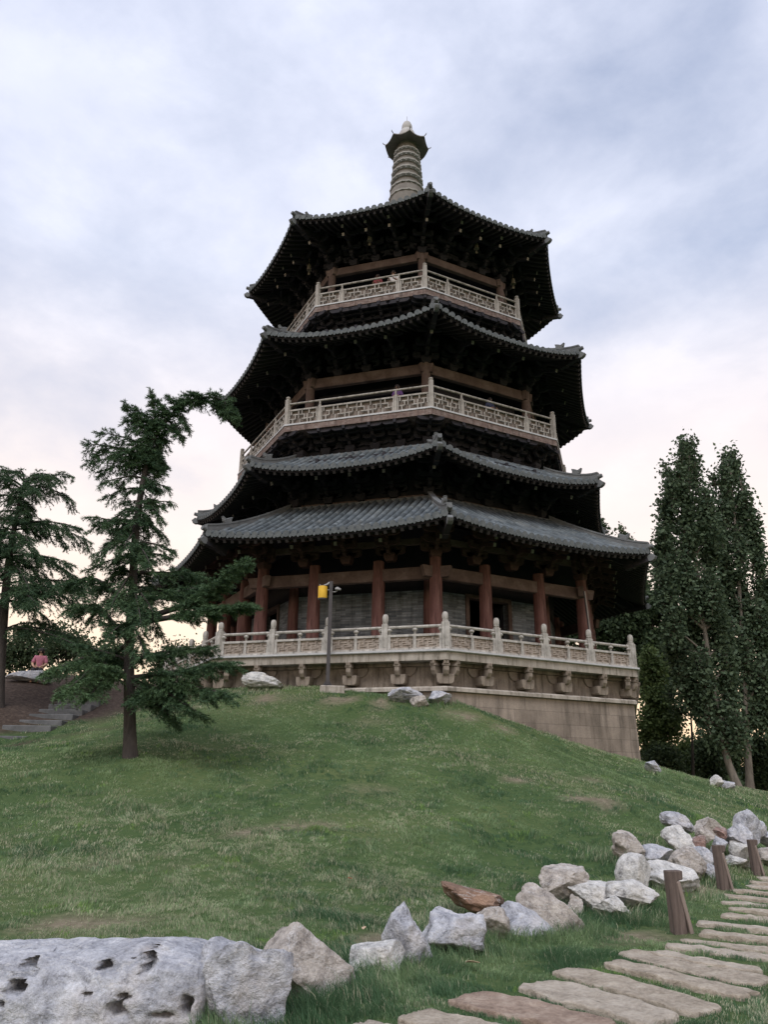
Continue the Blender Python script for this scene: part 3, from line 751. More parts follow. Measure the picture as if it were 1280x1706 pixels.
# ---- tiled roofs
def roof(Rt, zt, Ri, zi, up, ext, soff_R, soff_dz, curve=.25, pitch=.315, ridge_w=.24, beast=True, bells=True, lift=0.0):
    Re = Rt - .12
    ac0, ac1 = Re * C225, Ri * C225
    am0 = ac0 - ext
    ze = zt + .06 + lift - up            # eave height at the middle of a side
    def S(tx, v):
        v = min(max(v, 0.0), 1.0)
        ac = ac0 + (ac1 - ac0) * v
        hw = ac * T225
        u = min(1.0, abs(tx) / hw) if hw > 1e-6 else 0
        ap = ac - ext * (1 - u ** 2.2) * (1 - v) ** 1.3
        z = ze + (zi - ze) * (v * (1 - curve) + curve * v * v) + up * u ** 2.6 * (1 - v) ** 1.6
        return ap, z, hw
    def P(k, tx, v, dz=0.0, dn=0.0):
        n, tg = face_axes(k); ap, z, hw = S(tx, v)
        return n * (ap + dn) + tg * tx + Z * (z + dz)
    hw0 = ac0 * T225; hw1 = ac1 * T225
    rf = MB()
    nu, nv = 28, 9
    nrow = int(hw0 * 2 / pitch); 
    for k in range(8):
        vis = k in (6, 7, 0, 1)
        g = [[None] * (nu + 1) for _ in range(nv + 1)]
        for i in range(nv + 1):
            v = i / nv; hw = hw0 + (hw1 - hw0) * v
            for j in range(nu + 1):
                g[i][j] = P(k, hw * (-1 + 2 * j / nu), v)
        vs = [p for r in g for p in r]; rf.cur = 2
        rf.add(vs, [(i * (nu + 1) + j, i * (nu + 1) + j + 1, (i + 1) * (nu + 1) + j + 1, (i + 1) * (nu + 1) + j) for i in range(nv) for j in range(nu)])
        n, tg = face_axes(k)
        for r in range(nrow + 1):
            tx = -hw0 + (r + .5) * (2 * hw0 / (nrow + 1))
            vm = 1.0 if abs(tx) <= hw1 else (hw0 - abs(tx)) / (hw0 - hw1)
            if vm < .03: continue
            rf.cur = 0
            ns = 7; pr = 7; rad = .105
            vs = []; 
            jit = random.uniform(-.008, .008)
            for i in range(ns + 1):
                v = vm * i / ns
                c = P(k, tx, v, dz=.005, dn=(.05 if i == 0 else 0))
                for q_ in range(pr):
                    th = PI * q_ / (pr - 1)
                    vs.append(c + tg * (math.cos(th) * rad + jit) + Z * (math.sin(th) * rad * 1.1))
            rf.add(vs, [(i * pr + j, i * pr + j + 1, (i + 1) * pr + j + 1, (i + 1) * pr + j) for i in range(ns) for j in range(pr - 1)])
            rf.cur = 1   # round end tile and the drip tile beside it
            c = P(k, tx, 0, dz=.005, dn=.055)
            m_ = 10
            dvs = [c + tg * math.cos(2 * PI * q_ / m_) * .125 + Z * (math.sin(2 * PI * q_ / m_) * .125 + .02) for q_ in range(m_)]
            dv2 = [p - n * .05 for p in dvs]
            rf.add(dvs + dv2, [tuple(range(m_))] + [(q_, q_ + m_, (q_ + 1) % m_ + m_, (q_ + 1) % m_) for q_ in range(m_)])
            t2 = tx + pitch * .5
            if t2 < hw0 - .05:
                c = P(k, t2, 0, dz=0, dn=.045)
                dp = [c - tg * .10 + Z * .02, c - tg * .07 - Z * .06, c - Z * .13, c + tg * .07 - Z * .06, c + tg * .10 + Z * .02]
                rf.add(dp + [p - n * .03 for p in dp], [(0, 1, 2, 3, 4), (9, 8, 7, 6, 5)] + [(q_, q_ + 5, (q_ + 1) % 5 + 5, (q_ + 1) % 5) for q_ in range(5)])
            rf.cur = 0
    ro = rf.build('roof', [M['tile'], M['tileend'], M['pan']], pagoda, smooth=50)
    # underside boards
    sv = (Re - soff_R) / (Re - Ri)
    sf = MB(); rft = MB()
    for k in range(8):
        n, tg = face_axes(k)
        ni, nj = 6, 20
        g = []
        for i in range(ni + 1):
            v = sv * i / ni; hw = hw0 + (hw1 - hw0) * v
            for j in range(nj + 1):
                g.append(P(k, hw * (-1 + 2 * j / nj), v, dz=-.15 - soff_dz * i / ni))
        sf.add(g, [(i * (nj + 1) + j, (i + 1) * (nj + 1) + j, (i + 1) * (nj + 1) + j + 1, i * (nj + 1) + j + 1) for i in range(ni) for j in range(nj)])
        # eave board under the tile ends
        for j in range(nu):
            ta, tb = hw0 * (-1 + 2 * j / nu), hw0 * (-1 + 2 * (j + 1) / nu)
            a, b = P(k, ta, 0, dz=-.02, dn=-.02), P(k, tb, 0, dz=-.02, dn=-.02)
            sf.add([a, b, b - Z * .15, a - Z * .15], [(0, 1, 2, 3)])
        for r in range(nrow + 1):
            tx = -hw0 + (r + .5) * (2 * hw0 / (nrow + 1))
            vm = sv if abs(tx) <= hw0 + (hw1 - hw0) * sv else (hw0 - abs(tx)) / (hw0 - hw1)
            if vm < .05: continue
            pts = [P(k, tx, vm * i / 4, dz=-.22 - soff_dz * (vm * i / 4) / sv) for i in range(5)]
            pts[0] = P(k, tx, 0, dz=-.22, dn=-.05)
            for i in range(4):
                rft.bar(pts[i], pts[i + 1], .11, .12)
    cz = P(0, 0, sv, dz=-.15 - soff_dz).z
    sf.add([corner(soff_R, k, cz) for k in range(8)], [tuple(range(8))])
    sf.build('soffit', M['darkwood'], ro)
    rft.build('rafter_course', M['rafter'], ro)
    # top flashing where the roof meets the wall
    # hip ridges, ornaments, corner beams, bells
    for k in range(8):
        a = k * PI / 4; d = Vector((math.sin(a), -math.cos(a), 0)); sd_ = Vector((math.cos(a), math.sin(a), 0))
        def hp(v, dz=0.0):
            R = Re + (Ri - Re) * v
            ap, z, hw = S((ac0 + (ac1 - ac0) * v) * T225, v)
            return d * R + Z * (z + dz)
        rm = MB()
        N = 10
        for wd, za, zb, v0 in ((ridge_w, 0.0, .12, .0), (ridge_w * .7, .12, .22, .0), (ridge_w * .85, .22, .29, .0)):
            vs = []
            for i in range(N + 1):
                v = v0 + (1 - v0) * i / N
                c = hp(v); kick = .12 * (1 - v) ** 6
                for s, zz in ((-1, za), (1, za), (1, zb), (-1, zb)):
                    vs.append(c + sd_ * (s * wd / 2) + Z * (zz - .03 + kick))
            fs = [(i * 4 + j, i * 4 + (j + 1) % 4, (i + 1) * 4 + (j + 1) % 4, (i + 1) * 4 + j) for i in range(N) for j in range(4)] + [(0, 1, 2, 3), tuple(N * 4 + j for j in range(4))]
            rm.add(vs, fs)
        rm.build('hip_ridge', M['ridge'], ro)
        # corner tile at the very end
        om = MB(); tip = hp(0)
        om.tube([tip + d * -.1 + Z * .16, tip + d * .16 + Z * .21], [.1, .085], 10)
        om.build('ridge_end_tile', M['ridge'], ro)
        if beast:
            vb = min(.55, .95 / max(1e-3, (Re - Ri)))
            c = hp(vb, .24)
            bm_ = MB()
            prof = [(x_ * .74, y_ * .74) for x_, y_ in [(-.26, 0), (.20, 0), (.24, .12), (.34, .34), (.22, .30), (.10, .24), (.0, .30), (-.12, .36), (-.30, .42), (-.24, .22), (-.30, .10)]]
            bm_.prism(prof, c, d, Z, sd_, .15)
            bm_.tube([c + d * .12 + Z * .1, c + d * .2 + Z * .2], [.10, .06], 8)
            bm_.build('ridge_beast', M['ridge'], ro, bevel=.02)
        cb = MB()
        ap, z, hw = S(hw0, 0)
        p0 = d * (soff_R) + Z * (cz - .05); p1 = d * (Rt - .18) + Z * (zt - .12)
        cb.bar(p0, d * (Re - .6) + Z * (zt - .30), .22, .26); cb.bar(d * (Re - 1.0) + Z * (zt - .34), p1, .2, .24)
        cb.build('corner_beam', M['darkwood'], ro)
        hd = MB()
        hd.prism([(-.16, -.13), (.02, -.15), (.14, -.08), (.20, .03), (.12, .08), (.05, .16), (-.06, .12), (-.16, .13)], d * (Rt - .06) + Z * (zt - .10), d, Z, sd_, .19)
        hd.build('beam_end_head', M['ridge'], ro, bevel=.015)
        if bells:
            be = MB(); c = d * (Rt - .55) + Z * (zt - .72)
            be.lathe([(.02, .30), (.05, .28), (.075, .2), (.085, .08), (.11, .0), (.10, .0)], 10, c)
            be.tube([c + Z * .28, c + Z * .5], .012, 5); be.tube([c + Z * .02, c - Z * .12], .012, 5)
            be.box(c - Z * .17, (.09, .015, .1))
            be.build('wind_bell', M['bronze'], ro)
    return ro

# first eave over the gallery, second eave directly above it
roof(12.11, 9.77, 7.87, 11.98, .26, .14, 7.6, .30, curve=.12, bells=False, lift=.10)
bracket_sets(9.05, 9.16, 1.10, 1.15, 3, m='bracketwood')
mb = MB(); octring(mb, [(7.95, 11.86), (7.95, 12.05), (7.4, 12.08)]); mb.build('roof_head_course', M['ridge'], pagoda)
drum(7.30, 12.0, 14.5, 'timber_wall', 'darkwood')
mb = MB(); octring(mb, [(7.42, 12.06), (7.42, 12.3), (7.3, 12.3)]); mb.build('wall_sill_beam', M['beam'], pagoda)
bracket_sets(7.40, 12.25, 1.45, 1.35, 3)
roof(10.31, 13.24, 7.75, 14.28, .44, .13, 7.35, .25, curve=.12, bells=False)
mb = MB(); octring(mb, [(7.83, 14.16), (7.83, 14.34), (7.2, 14.36)]); mb.build('roof_head_course', M['ridge'], pagoda)

# balconies
def fret_panel(L, H, nose=1):
    """weathered lattice over a backing board; x along, outward -y, z from 0"""
    mb = MB(); mb.cur = 1
    mb.box((0, .075, H / 2), (L, .02, H))
    mb.cur = 0
    b, th = .05, .07
    mb.box((0, 0, b / 2), (L, th, b)); mb.box((0, 0, H - b / 2), (L, th + .02, b * 1.3))
    for s in (-1, 1): mb.box((s * (L / 2 - b / 2), 0, H / 2), (b, th - .004, H - b * 2.4))
    n = max(2, round(L / .50)); p = (L - 2 * b) / n; x0 = -L / 2 + b
    y = -.002; lo, hi = b, H - b
    def hbar(xa, xb, z, dy): mb.box(((xa + xb) / 2, y - dy, z), (xb - xa, th * .8, b * .85))
    def vbar(x, za, zb, dy): mb.box((x, y - dy, (za + zb) / 2), (b * .85, th * .8, zb - za))
    for i in range(n):
        xa = x0 + i * p; fl_ = (i % 2 == 1)
        m_ = (lambda z: lo + hi - z) if fl_ else (lambda z: z)
        z1, z2 = m_(lo + (hi - lo) * .34), m_(lo + (hi - lo) * .68)
        zb_, zt_ = m_(lo), m_(hi)
        hbar(xa + p * .06, xa + p * .62, z1, .001)
        vbar(xa + p * .34, min(zb_, z1), max(zb_, z1), .003)
        hbar(xa + p * .34, xa + p * 1.0, z2, .002)
        vbar(xa + p * .62, min(z1, z2), max(z1, z2), .004)
        vbar(xa + p * .98, min(zt_, z1), max(zt_, z1), .0035)
        vbar(xa + p * .14, min(zt_, z2) if not fl_ else min(z2, zt_), max(zt_, z2), .0025)
    return mb
def balcony(R, z, hpost=1.36, hrail=1.0, hpan=.70):
    root = bpy.data.objects.new('balcony_balustrade', None); COL.objects.link(root); root.parent = pagoda
    fl = MB(); octring(fl, [(3.0, z - .34), (R - .03, z - .34), (R - .03, z - .075), (R - .1, z - .072)]); fl.build('balcony_edge_beam', M['edgewood'], pagoda, bevel=.012)
    fl = MB(); octring(fl, [(R - .12, z - .072), (R, z - .07), (R, z), (R - .1, z + .004), (1.0, z + .004)]); fl.build('balcony_floor', M['rim'], pagoda)
    Rr = R - .16; hw = Rr * math.sin(PI / 8); ap = Rr * C225; Wf = 2 * hw
    fr = [-.5 * Wf, -.27 * Wf, .235 * Wf, .5 * Wf] if False else [-.5 * Wf, -.265 * Wf, .265 * Wf, .5 * Wf]
    def post(wd, h):
        m_ = MB(); m_.box((0, 0, h / 2), (wd, wd, h))
        return m_
    cp = post(.19, hpost - .14)
    cp.lathe([(.085, hpost - .14), (.07, hpost - .11), (.10, hpost - .08), (.09, hpost - .02), (.05, hpost), (.01, hpost + .005)], 12)
    cpo = cp.build('baluster_post', M['rail'], root, bevel=.012)
    ip = post(.13, hpan + .03); ip.box((0, 0, (hpan + hrail) / 2), (.07, .07, hrail - hpan)); ip.box((0, 0, hpan + .05), (.12, .11, .05))
    ipo = ip.build('baluster_post', M['rail'], root, bevel=.008)
    Ls, Lw = .235 * Wf - .16, .53 * Wf - .13
    ps = fret_panel(Ls, hpan).build('lattice_panel', [M['rail'], M['railback']], root)
    pw = fret_panel(Lw, hpan).build('lattice_panel', [M['rail'], M['railback']], root)
    hr = MB(); hr.tube([(-hw + .08, 0, hrail), (hw - .08, 0, hrail)], .045, 10); hro = hr.build('handrail', M['rail'], root, smooth=60)
    for o in (cpo, ipo, ps, pw, hro): o['used'] = 0
    def pl_(src, loc, a):
        if not src['used']: src['used'] = 1; o = src
        else: o = dup(src, root)
        o.location = loc; o.rotation_euler = (0, 0, a)
    for k in (5, 6, 7, 0, 1, 2):
        n, tg = face_axes(k); a = (k + .5) * PI / 4
        c = n * ap + Z * (z + .004)
        pl_(cpo, corner(Rr, k, z + .004), k * PI / 4)
        pl_(hro, c, a)
        for f in (-.265, .265): pl_(ipo, c + tg * (f * Wf), a)
        for f in (-.3825, .3825): pl_(ps, c + tg * (f * Wf), a)
        pl_(pw, c, a)
    pl_(cpo, corner(Rr, 3, z + .004), 3 * PI / 4)

balcony(8.45, 15.70)
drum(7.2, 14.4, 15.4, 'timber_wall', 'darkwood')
bracket_sets(7.25, 14.52, .86, .95, 4, name='balcony_bracket', ang=False)
columns(7.0, 15.7, 2.75, .20, (), name='column', m='beam')
lintels(7.0, 17.95, 18.42, .24, proj=.34)
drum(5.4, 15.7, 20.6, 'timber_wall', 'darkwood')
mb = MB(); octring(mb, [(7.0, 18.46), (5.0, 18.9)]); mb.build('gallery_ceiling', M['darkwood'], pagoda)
for k in VIS_F:   # inner tie beam seen under the lintel
    n, tg = face_axes(k); mb = MB(); mb.frame_box(n * (6.2 * C225) + Z * 17.75, tg, n, Z, 2 * 6.2 * math.sin(PI / 8), .2, .35); mb.build('inner_tie_beam', M['darkwood'], pagoda)
bracket_sets(7.0, 18.42, 1.45, 1.45, 3)
roof(9.95, 19.45, 6.5, 20.95, .46, .14, 6.6, .28, curve=.15, bells=False)
drum(6.1, 20.6, 22.0, 'timber_wall', 'darkwood')

balcony(6.98, 22.40)
bracket_sets(5.95, 21.1, .95, .85, 4, name='balcony_bracket', ang=False)
columns(5.9, 22.4, 2.55, .18, (), name='column', m='beam')
lintels(5.9, 24.58, 24.98, .22, proj=.32)
drum(4.4, 22.4, 27.8, 'timber_wall', 'darkwood')
mb = MB(); octring(mb, [(5.9, 25.0), (4.2, 25.3)]); mb.build('gallery_ceiling', M['darkwood'], pagoda)
bracket_sets(5.9, 24.98, 1.5, 1.45, 3)
roof(8.73, 26.2, .95, 31.2, .28, .13, 5.2, .35, curve=.42, bells=False, lift=.10)
_bell = None
for k, f, R, z in ((-1, -.02, 6.9, 25.55), (-2, .55, 6.9, 25.2), (1, -.75, 6.6, 25.0), (0, .1, 6.9, 25.6)):
    n, tg = face_axes(k); c = n * R * C225 + tg * (f * R * math.sin(PI / 8)) + Z * z
    if _bell is None:
        be = MB()
        be.lathe([(.02, .34), (.06, .31), (.09, .22), (.10, .1), (.13, .0), (.115, .0)], 12)
        be.tube([(0, 0, .3), (0, 0, .75)], .012, 5); be.tube([(0, 0, .02), (0, 0, -.14)], .012, 5); be.box((0, 0, -.2), (.11, .015, .12))
        o = _bell = be.build('wind_bell', M['bronze'], pagoda)
    else: o = dup(_bell, pagoda)
    o.location = c

# ---- spire: drum, ringed shaft, canopy, gourd, needle
spire = bpy.data.objects.new('spire', None); COL.objects.link(spire); spire.parent = pagoda
mb = MB(); mb.lathe([(1.15, 30.6), (1.15, 32.2), (1.0, 32.3), (.98, 33.6), (.90, 33.82)], 28); mb.build('spire_drum', M['spire'], spire, smooth=40)
zr = [33.2, 33.82, 34.42, 35.0, 35.55, 36.06, 36.52]
for i, z in enumerate(zr):
    r = .985 - .043 * i
    mb = MB()
    mb.lathe([(r * .80, z - .04), (r * .88, z + .26), (r * .80, z + .56)], 28); mb.cur = 1
    mb.lathe([(r * .82, z - .03), (r * 1.05, z + .0), (r * 1.07, z + .07), (r * .85, z + .10)], 48, lobes=16, amp=.022)
    for q_ in range(18):
        a = 2 * PI * q_ / 18
        mb.box((r * .97 * math.cos(a), r * .97 * math.sin(a), z - .05), (.05, .05, .05), a)
    mb.build('spire_ring', [M['spire'], M['spirepale']], spire, smooth=40)
mb = MB(); mb.lathe([(.60, 36.95), (.58, 37.1), (.7, 37.3)], 24); mb.build('spire_neck', M['spire'], spire, smooth=40)
cm = MB()
prof = [(.35, 37.75), (.62, 37.55), (.98, 37.28), (1.30, 37.1), (1.32, 37.02), (.95, 37.1), (.62, 37.15)]
N8 = 8
vs = []
for r, z in prof:
    for q_ in range(N8 * 4):
        a = 2 * PI * q_ / (N8 * 4); u = abs(((q_ / 4 + .5) % 1) - .5) * 2   # 0 at corner
        f = C225 / math.cos(((q_ / 4) % 1 - .5) * PI / 4)
        lift_ = .16 * (1 - u) ** 2 * max(0, (r - .6) / .7)
        vs.append((r * f * math.sin(a), -r * f * math.cos(a), z + lift_))
nn = N8 * 4
cm.add(vs, [(i * nn + j, i * nn + (j + 1) % nn, (i + 1) * nn + (j + 1) % nn, (i + 1) * nn + j) for i in range(len(prof) - 1) for j in range(nn)] + [tuple(range(nn))])
for k in range(8):
    c = corner(1.32, k, 37.24); cm.tube([c, corner(1.44, k, 37.32), corner(1.46, k, 37.39)], [.03, .025, .01], 5)
cm.build('spire_canopy', M['spire'], spire, smooth=35)
mb = MB(); mb.lathe([(.50, 37.6), (.53, 37.8), (.50, 38.1), (.40, 38.35), (.30, 38.42)], 20); mb.lathe([(.29, 38.4), (.325, 38.55), (.31, 38.8), (.23, 39.02), (.08, 39.15), (.03, 39.18)], 20)
mb.build('gourd_finial', M['spirepale'], spire, smooth=60)
mb = MB(); mb.tube([(0, 0, 39.1), (0, 0, 39.6)], [.02, .012], 6); mb.build('lightning_rod', M['greymetal'], spire)

# timber poles leaning by the right-hand corner column, plaque under the far-left eave
poles = thing('leaning_poles', 'bundle of thin pale poles leaning against the last red column on the right', 'poles', (0, 0, 0))
for i in range(3):
    b0 = at_y(986 + i * 1.5, 1068, 28.9 + .05 * i); t0 = at_y(973 + i * 1.0, 985, 29.0 + .03 * i)
    b0.z = 5.56
    mb = MB(); mb.tube([b0 - Vector((0, 0, 0)), t0], .022, 6)
    o = mb.build('pole', M['palewood' if i else 'cloth_dark'], poles)

# ------------------------------------------------------------------ people (continuous skinned bodies)
def skin_body(name, joints, edges, material, parent=None, sub=2):
    """joints: list of (point, radius); edges: index pairs; one continuous surface"""
    me = bpy.data.meshes.new(name)
    me.from_pydata([j[0] for j in joints], edges, [])
    me.materials.append(material)
    o = bpy.data.objects.new(name, me); COL.objects.link(o)
    if parent: o.parent = parent
    sk = o.modifiers.new('skin', 'SKIN'); sk.use_smooth_shade = True
    for i, (p, r) in enumerate(joints):
        v = me.skin_vertices[0].data[i]
        v.radius = (r, r) if not hasattr(r, '__len__') else r
        v.use_root = (i == 0)
    ss = o.modifiers.new('sub', 'SUBSURF'); ss.levels = sub; ss.render_levels = sub
    return o
def person(name, label, loc, face, top, legs, hair='hair', group=None, h=1.68, sit=False, lean=0.0, arms_up=True, long_hair=False):
    root = thing(name, label, 'person', loc, face, group)
    s = h / 1.7
    def V(x, y, z):  # lean the upper body forwards (towards -y)
        if z > .95: y -= (z - .95) * math.tan(lean)
        return (x * s, y * s, z * s)
    if not sit:
        J = [(V(0, 0, .93), .125), (V(0, 0, 1.12), .115), (V(0, 0, 1.32), .135), (V(0, .0, 1.43), .075), (V(0, -.01, 1.50), .052), (V(0, -.02, 1.59), .088), (V(0, -.02, 1.66), .078)]
        E_ = [(0, 1), (1, 2), (2, 3), (3, 4), (4, 5), (5, 6)]
        hands = []
        for sx in (-1, 1):
            b = len(J)
            if arms_up: pts = [(V(sx * .17, 0, 1.39), .062), (V(sx * .25, -.06, 1.14), .045), (V(sx * .17, -.30, 1.04), .034), (V(sx * .14, -.38, 1.03), .030)]
            else: pts = [(V(sx * .17, 0, 1.39), .062), (V(sx * .23, .02, 1.12), .045), (V(sx * .22, -.06, .88), .034), (V(sx * .21, -.08, .80), .030)]
            J += pts; E_ += [(2, b), (b, b + 1), (b + 1, b + 2), (b + 2, b + 3)]
            hands.append((pts[-1][0], pts[-2][0]))
            b = len(J)
            J += [(V(sx * .10, 0, .84), .095), (V(sx * .10, -.02, .48), .062), (V(sx * .10, .01, .09), .042), (V(sx * .11, -.14, .045), .035)]
            E_ += [(0, b), (b, b + 1), (b + 1, b + 2), (b + 2, b + 3)]
        tj = [J[0], J[1], J[2], (J[3][0], .07)]; tj = [(p, r + .018) for p, r in tj]; te = [(0, 1), (1, 2), (2, 3)]
        for sx, b in ((-1, 7), (1, 15)):
            k = len(tj); tj += [(J[b][0], J[b][1] + .02), (J[b + 1][0], J[b + 1][1] + .02)]; te += [(2, k), (k, k + 1)]
        lj = [(J[0][0], .135)]; le = []
        for b in (11, 19):
            k = len(lj); lj += [(J[b][0], .108), (J[b + 1][0], .078), (J[b + 2][0], .058)]; le += [(0, k), (k, k + 1), (k + 1, k + 2)]
    else:
        J = [(V(0, 0, .12), .13), (V(0, 0, .35), .115), (V(0, 0, .56), .135), (V(0, 0, .67), .07), (V(0, -.01, .74), .052), (V(0, -.02, .83), .088), (V(0, -.02, .90), .078)]
        E_ = [(0, 1), (1, 2), (2, 3), (3, 4), (4, 5), (5, 6)]
        hands = []
        for sx in (-1, 1):
            b = len(J)
            pts = [(V(sx * .17, 0, .63), .062), (V(sx * .24, -.08, .38), .045), (V(sx * .16, -.28, .28), .034), (V(sx * .13, -.36, .26), .03)]
            J += pts; E_ += [(2, b), (b, b + 1), (b + 1, b + 2), (b + 2, b + 3)]; hands.append((pts[-1][0], pts[-2][0]))
            b = len(J)
            J += [(V(sx * .10, -.10, .12), .095), (V(sx * .12, -.48, .14), .064), (V(sx * .12, -.50, -.28), .042), (V(sx * .12, -.62, -.33), .035)]
            E_ += [(0, b), (b, b + 1), (b + 1, b + 2), (b + 2, b + 3)]
        tj = [(p, r + .018) for p, r in J[0:3]] + [(J[3][0], .088)]; te = [(0, 1), (1, 2), (2, 3)]
        for b in (7, 15):
            k = len(tj); tj += [(J[b][0], .082), (J[b + 1][0], .065)]; te += [(2, k), (k, k + 1)]
        lj = [(J[0][0], .138)]; le = []
        for b in (11, 19):
            k = len(lj); lj += [(J[b][0], .108), (J[b + 1][0], .078), (J[b + 2][0], .058)]; le += [(0, k), (k, k + 1), (k + 1, k + 2)]
    skin_body('body', J, E_, M['skin'], root)
    skin_body('shirt', tj, te, M['cloth_' + top], root)
    skin_body('trousers', lj, le, M['cloth_' + legs], root)
    hd = Vector(J[5][0])
    hm = MB()
    hm.lathe([(.03, .145), (.075, .125), (.102, .07), (.108, .01), (.10, -.05 if not long_hair else -.14), (.08, -.06 if not long_hair else -.2)], 14, hd + Vector((0, .03, .0)))
    hm.build('hair', M[hair], root, smooth=70)
    fm = MB()
    for sx in (-1, 1):
        fm.lathe([(.004, -.012), (.012, -.006), (.012, .006), (.004, .012)], 8, hd + Vector((sx * .034, -.083, .005)))
    fm.build('eyes', M['hair'], root)
    fm = MB(); fm.tube([hd + Vector((0, -.085, .01)), hd + Vector((0, -.112, -.022)), hd + Vector((0, -.09, -.03))], [.008, .014, .01], 6)
    fm.bar(hd + Vector((-.022, -.086, -.052)), hd + Vector((.022, -.086, -.052)), .01, .008)
    for sx in (-1, 1): fm.lathe([(.006, -.028), (.018, -.012), (.018, .014), (.006, .026)], 8, hd + Vector((sx * .09, 0, -.005)))
    fm.build('face_features', M['skin'], root, smooth=60)
    for (p, q) in hands:
        p, q = Vector(p), Vector(q); d = (p - q).normalized(); x = d.cross(Vector((0, 0, 1)))
        x = x.normalized() if x.length > .1 else Vector((1, 0, 0)); u = x.cross(d)
        hb = MB()
        hb.tube([p - d * .01, p + d * .04, p + d * .085], [.026, .036, .03], 8)
        for i, (off, ln) in enumerate(((-.028, .055), (-.010, .07), (.010, .075), (.028, .066))):
            a = p + d * .075 + x * off
            hb.tube([a, a + d * ln * .55 - u * .006, a + d * ln * .85 - u * .028], [.0095, .009, .0075], 6)
        a = p + d * .02 - x * .03
        hb.tube([a, a - x * .025 + d * .03, a - x * .025 + d * .06 - u * .015], [.012, .011, .008], 6)
        hb.build('hand', M['skin'], root, smooth=60)
    return root

def balcony_spot(px, k, R, back, z):
    """point on the balcony floor behind the rail of face k, at the photograph's column px"""
    n, tg = face_axes(k); ap = R * C225 - back - .13; best = None
    rot = Matrix.Rotation(TH, 3, 'Z')
    for i in range(-300, 301):
        p = rot @ (n * ap + tg * (i * .012)) + PAG; p.z = z
        v = Vector((p.x, p.y, p.z + 1.2 - EYE)); c, s = math.cos(PITCH), math.sin(PITCH)
        dd = v.y * c + v.z * s; X_ = PW / 2 + FPX * v.x / dd * math.cos(ROLL)
        py = -FPX * (-v.y * s + v.z * c) / dd
        X_ -= py * math.sin(ROLL)
        if best is None or abs(X_ - px) < best[0]: best = (abs(X_ - px), p)
    return best[1], TH + (k + .5) * PI / 4
GP = 'visitors on the balconies'
for args in (
    ('person in a maroon top at the topmost balcony rail, beside one in white', 630, -1, 6.82, .42, 22.41, 'maroon', 'dark', 1.60, .12),
    ('person in a white top leaning on the topmost balcony rail near its front corner', 656, -1, 6.82, .42, 22.41, 'white', 'navy', 1.68, .10),
    ('person in a purple top leaning low over the middle balcony rail near the front corner', 664, -1, 8.29, .50, 15.71, 'purple', 'dark', 1.50, .35),
    ('person in a navy top behind the right face of the middle balcony rail', 815, 0, 8.29, .45, 15.71, 'navy', 'dark', 1.52, .15),
    ('person in a white top on the far left side of the middle balcony', 462, -2, 8.29, .40, 15.71, 'white', 'dark', 1.66, .10),
    ('person in a maroon top midway along the far left side of the middle balcony', 441, -2, 8.29, .40, 15.71, 'maroon', 'navy', 1.62, .10)):
    lb, px, k, R, back, z, top, legs, h, lean = args
    p, a = balcony_spot(px, k, R, back, z)
    person('person', lb, p, a, top, legs, group=GP, h=h - .06, lean=lean)

# ------------------------------------------------------------------ lamp post in front of the terrace
lp = at_y(546, 1136, 25.75); lpz = gz(lp.x, lp.y)
lamp = thing('lamp_post', 'dark square lamp post with a yellow hanging lantern and a side floodlight', 'lamp post', (lp.x, lp.y, lpz), math.radians(6))
mb = MB(); mb.box((.16, .02, .02), (.82, .42, .30)); mb.build('foundation_slab', M['slab'], lamp, bevel=.03)
Hp = at_y(556, 969, 25.75).z - lpz
mb = MB(); mb.box((0, 0, Hp / 2 + .1), (.125, .125, Hp - .2)); mb.build('pole', M['blackmetal'], lamp, bevel=.008)
mb = MB(); mb.box((0, 0, .18), (.24, .24, .02))
for s in (-1, 1): mb.prism([(0, 0), (.1, 0), (0, .16)], (s * .06, 0, .19), (s, 0, 0), (0, 0, 1), (0, 1, 0), .012)
mb.build('base_flange', M['blackmetal'], lamp)
mb = MB(); mb.tube([(-.05, 0, Hp - .03), (-.12, 0, Hp - .10), (-.25, 0, Hp - .15), (-.36, 0, Hp - .155), (-.40, 0, Hp - .12)], [.035, .035, .03, .026, .02], 8)
mb.tube([(-.06, 0, Hp - .30), (-.22, 0, Hp - .28)], .018, 6); mb.build('lantern_arm', M['greymetal'], lamp, smooth=50)
lan = MB(); lan.lathe([(.155, 0), (.16, .02), (.16, .40), (.155, .42)], 20, (-.28, 0, Hp - .60)); lo = lan.build('lantern_shade', M['yellow'], lamp, smooth=40)
mb = MB(); mb.lathe([(.10, -.06), (.15, -.045), (.158, 0)], 20, (-.28, 0, Hp - .60)); mb.lathe([(.158, .42), (.13, .445), (.04, .46)], 20, (-.28, 0, Hp - .60))
mb.tube([(-.28, 0, Hp - .14), (-.28, 0, Hp - .17)], .03, 8); mb.build('lantern_cap', M['blackmetal'], lo, smooth=40)
fl = MB(); fl.tube([(.06, 0, Hp - .36), (.18, -.02, Hp - .36)], .02, 6)
fl.prism([(-.11, -.02), (-.09, .04), (-.02, .075), (.11, .0), (.09, -.03)], (.24, -.04, Hp - .27), (1, 0, 0), (0, 0, 1), (0, 1, 0), .15)
fl.tube([(.18, -.02, Hp - .36), (.22, -.04, Hp - .29)], .018, 6)
fl.build('floodlight', M['greymetal'], lamp, bevel=.01)

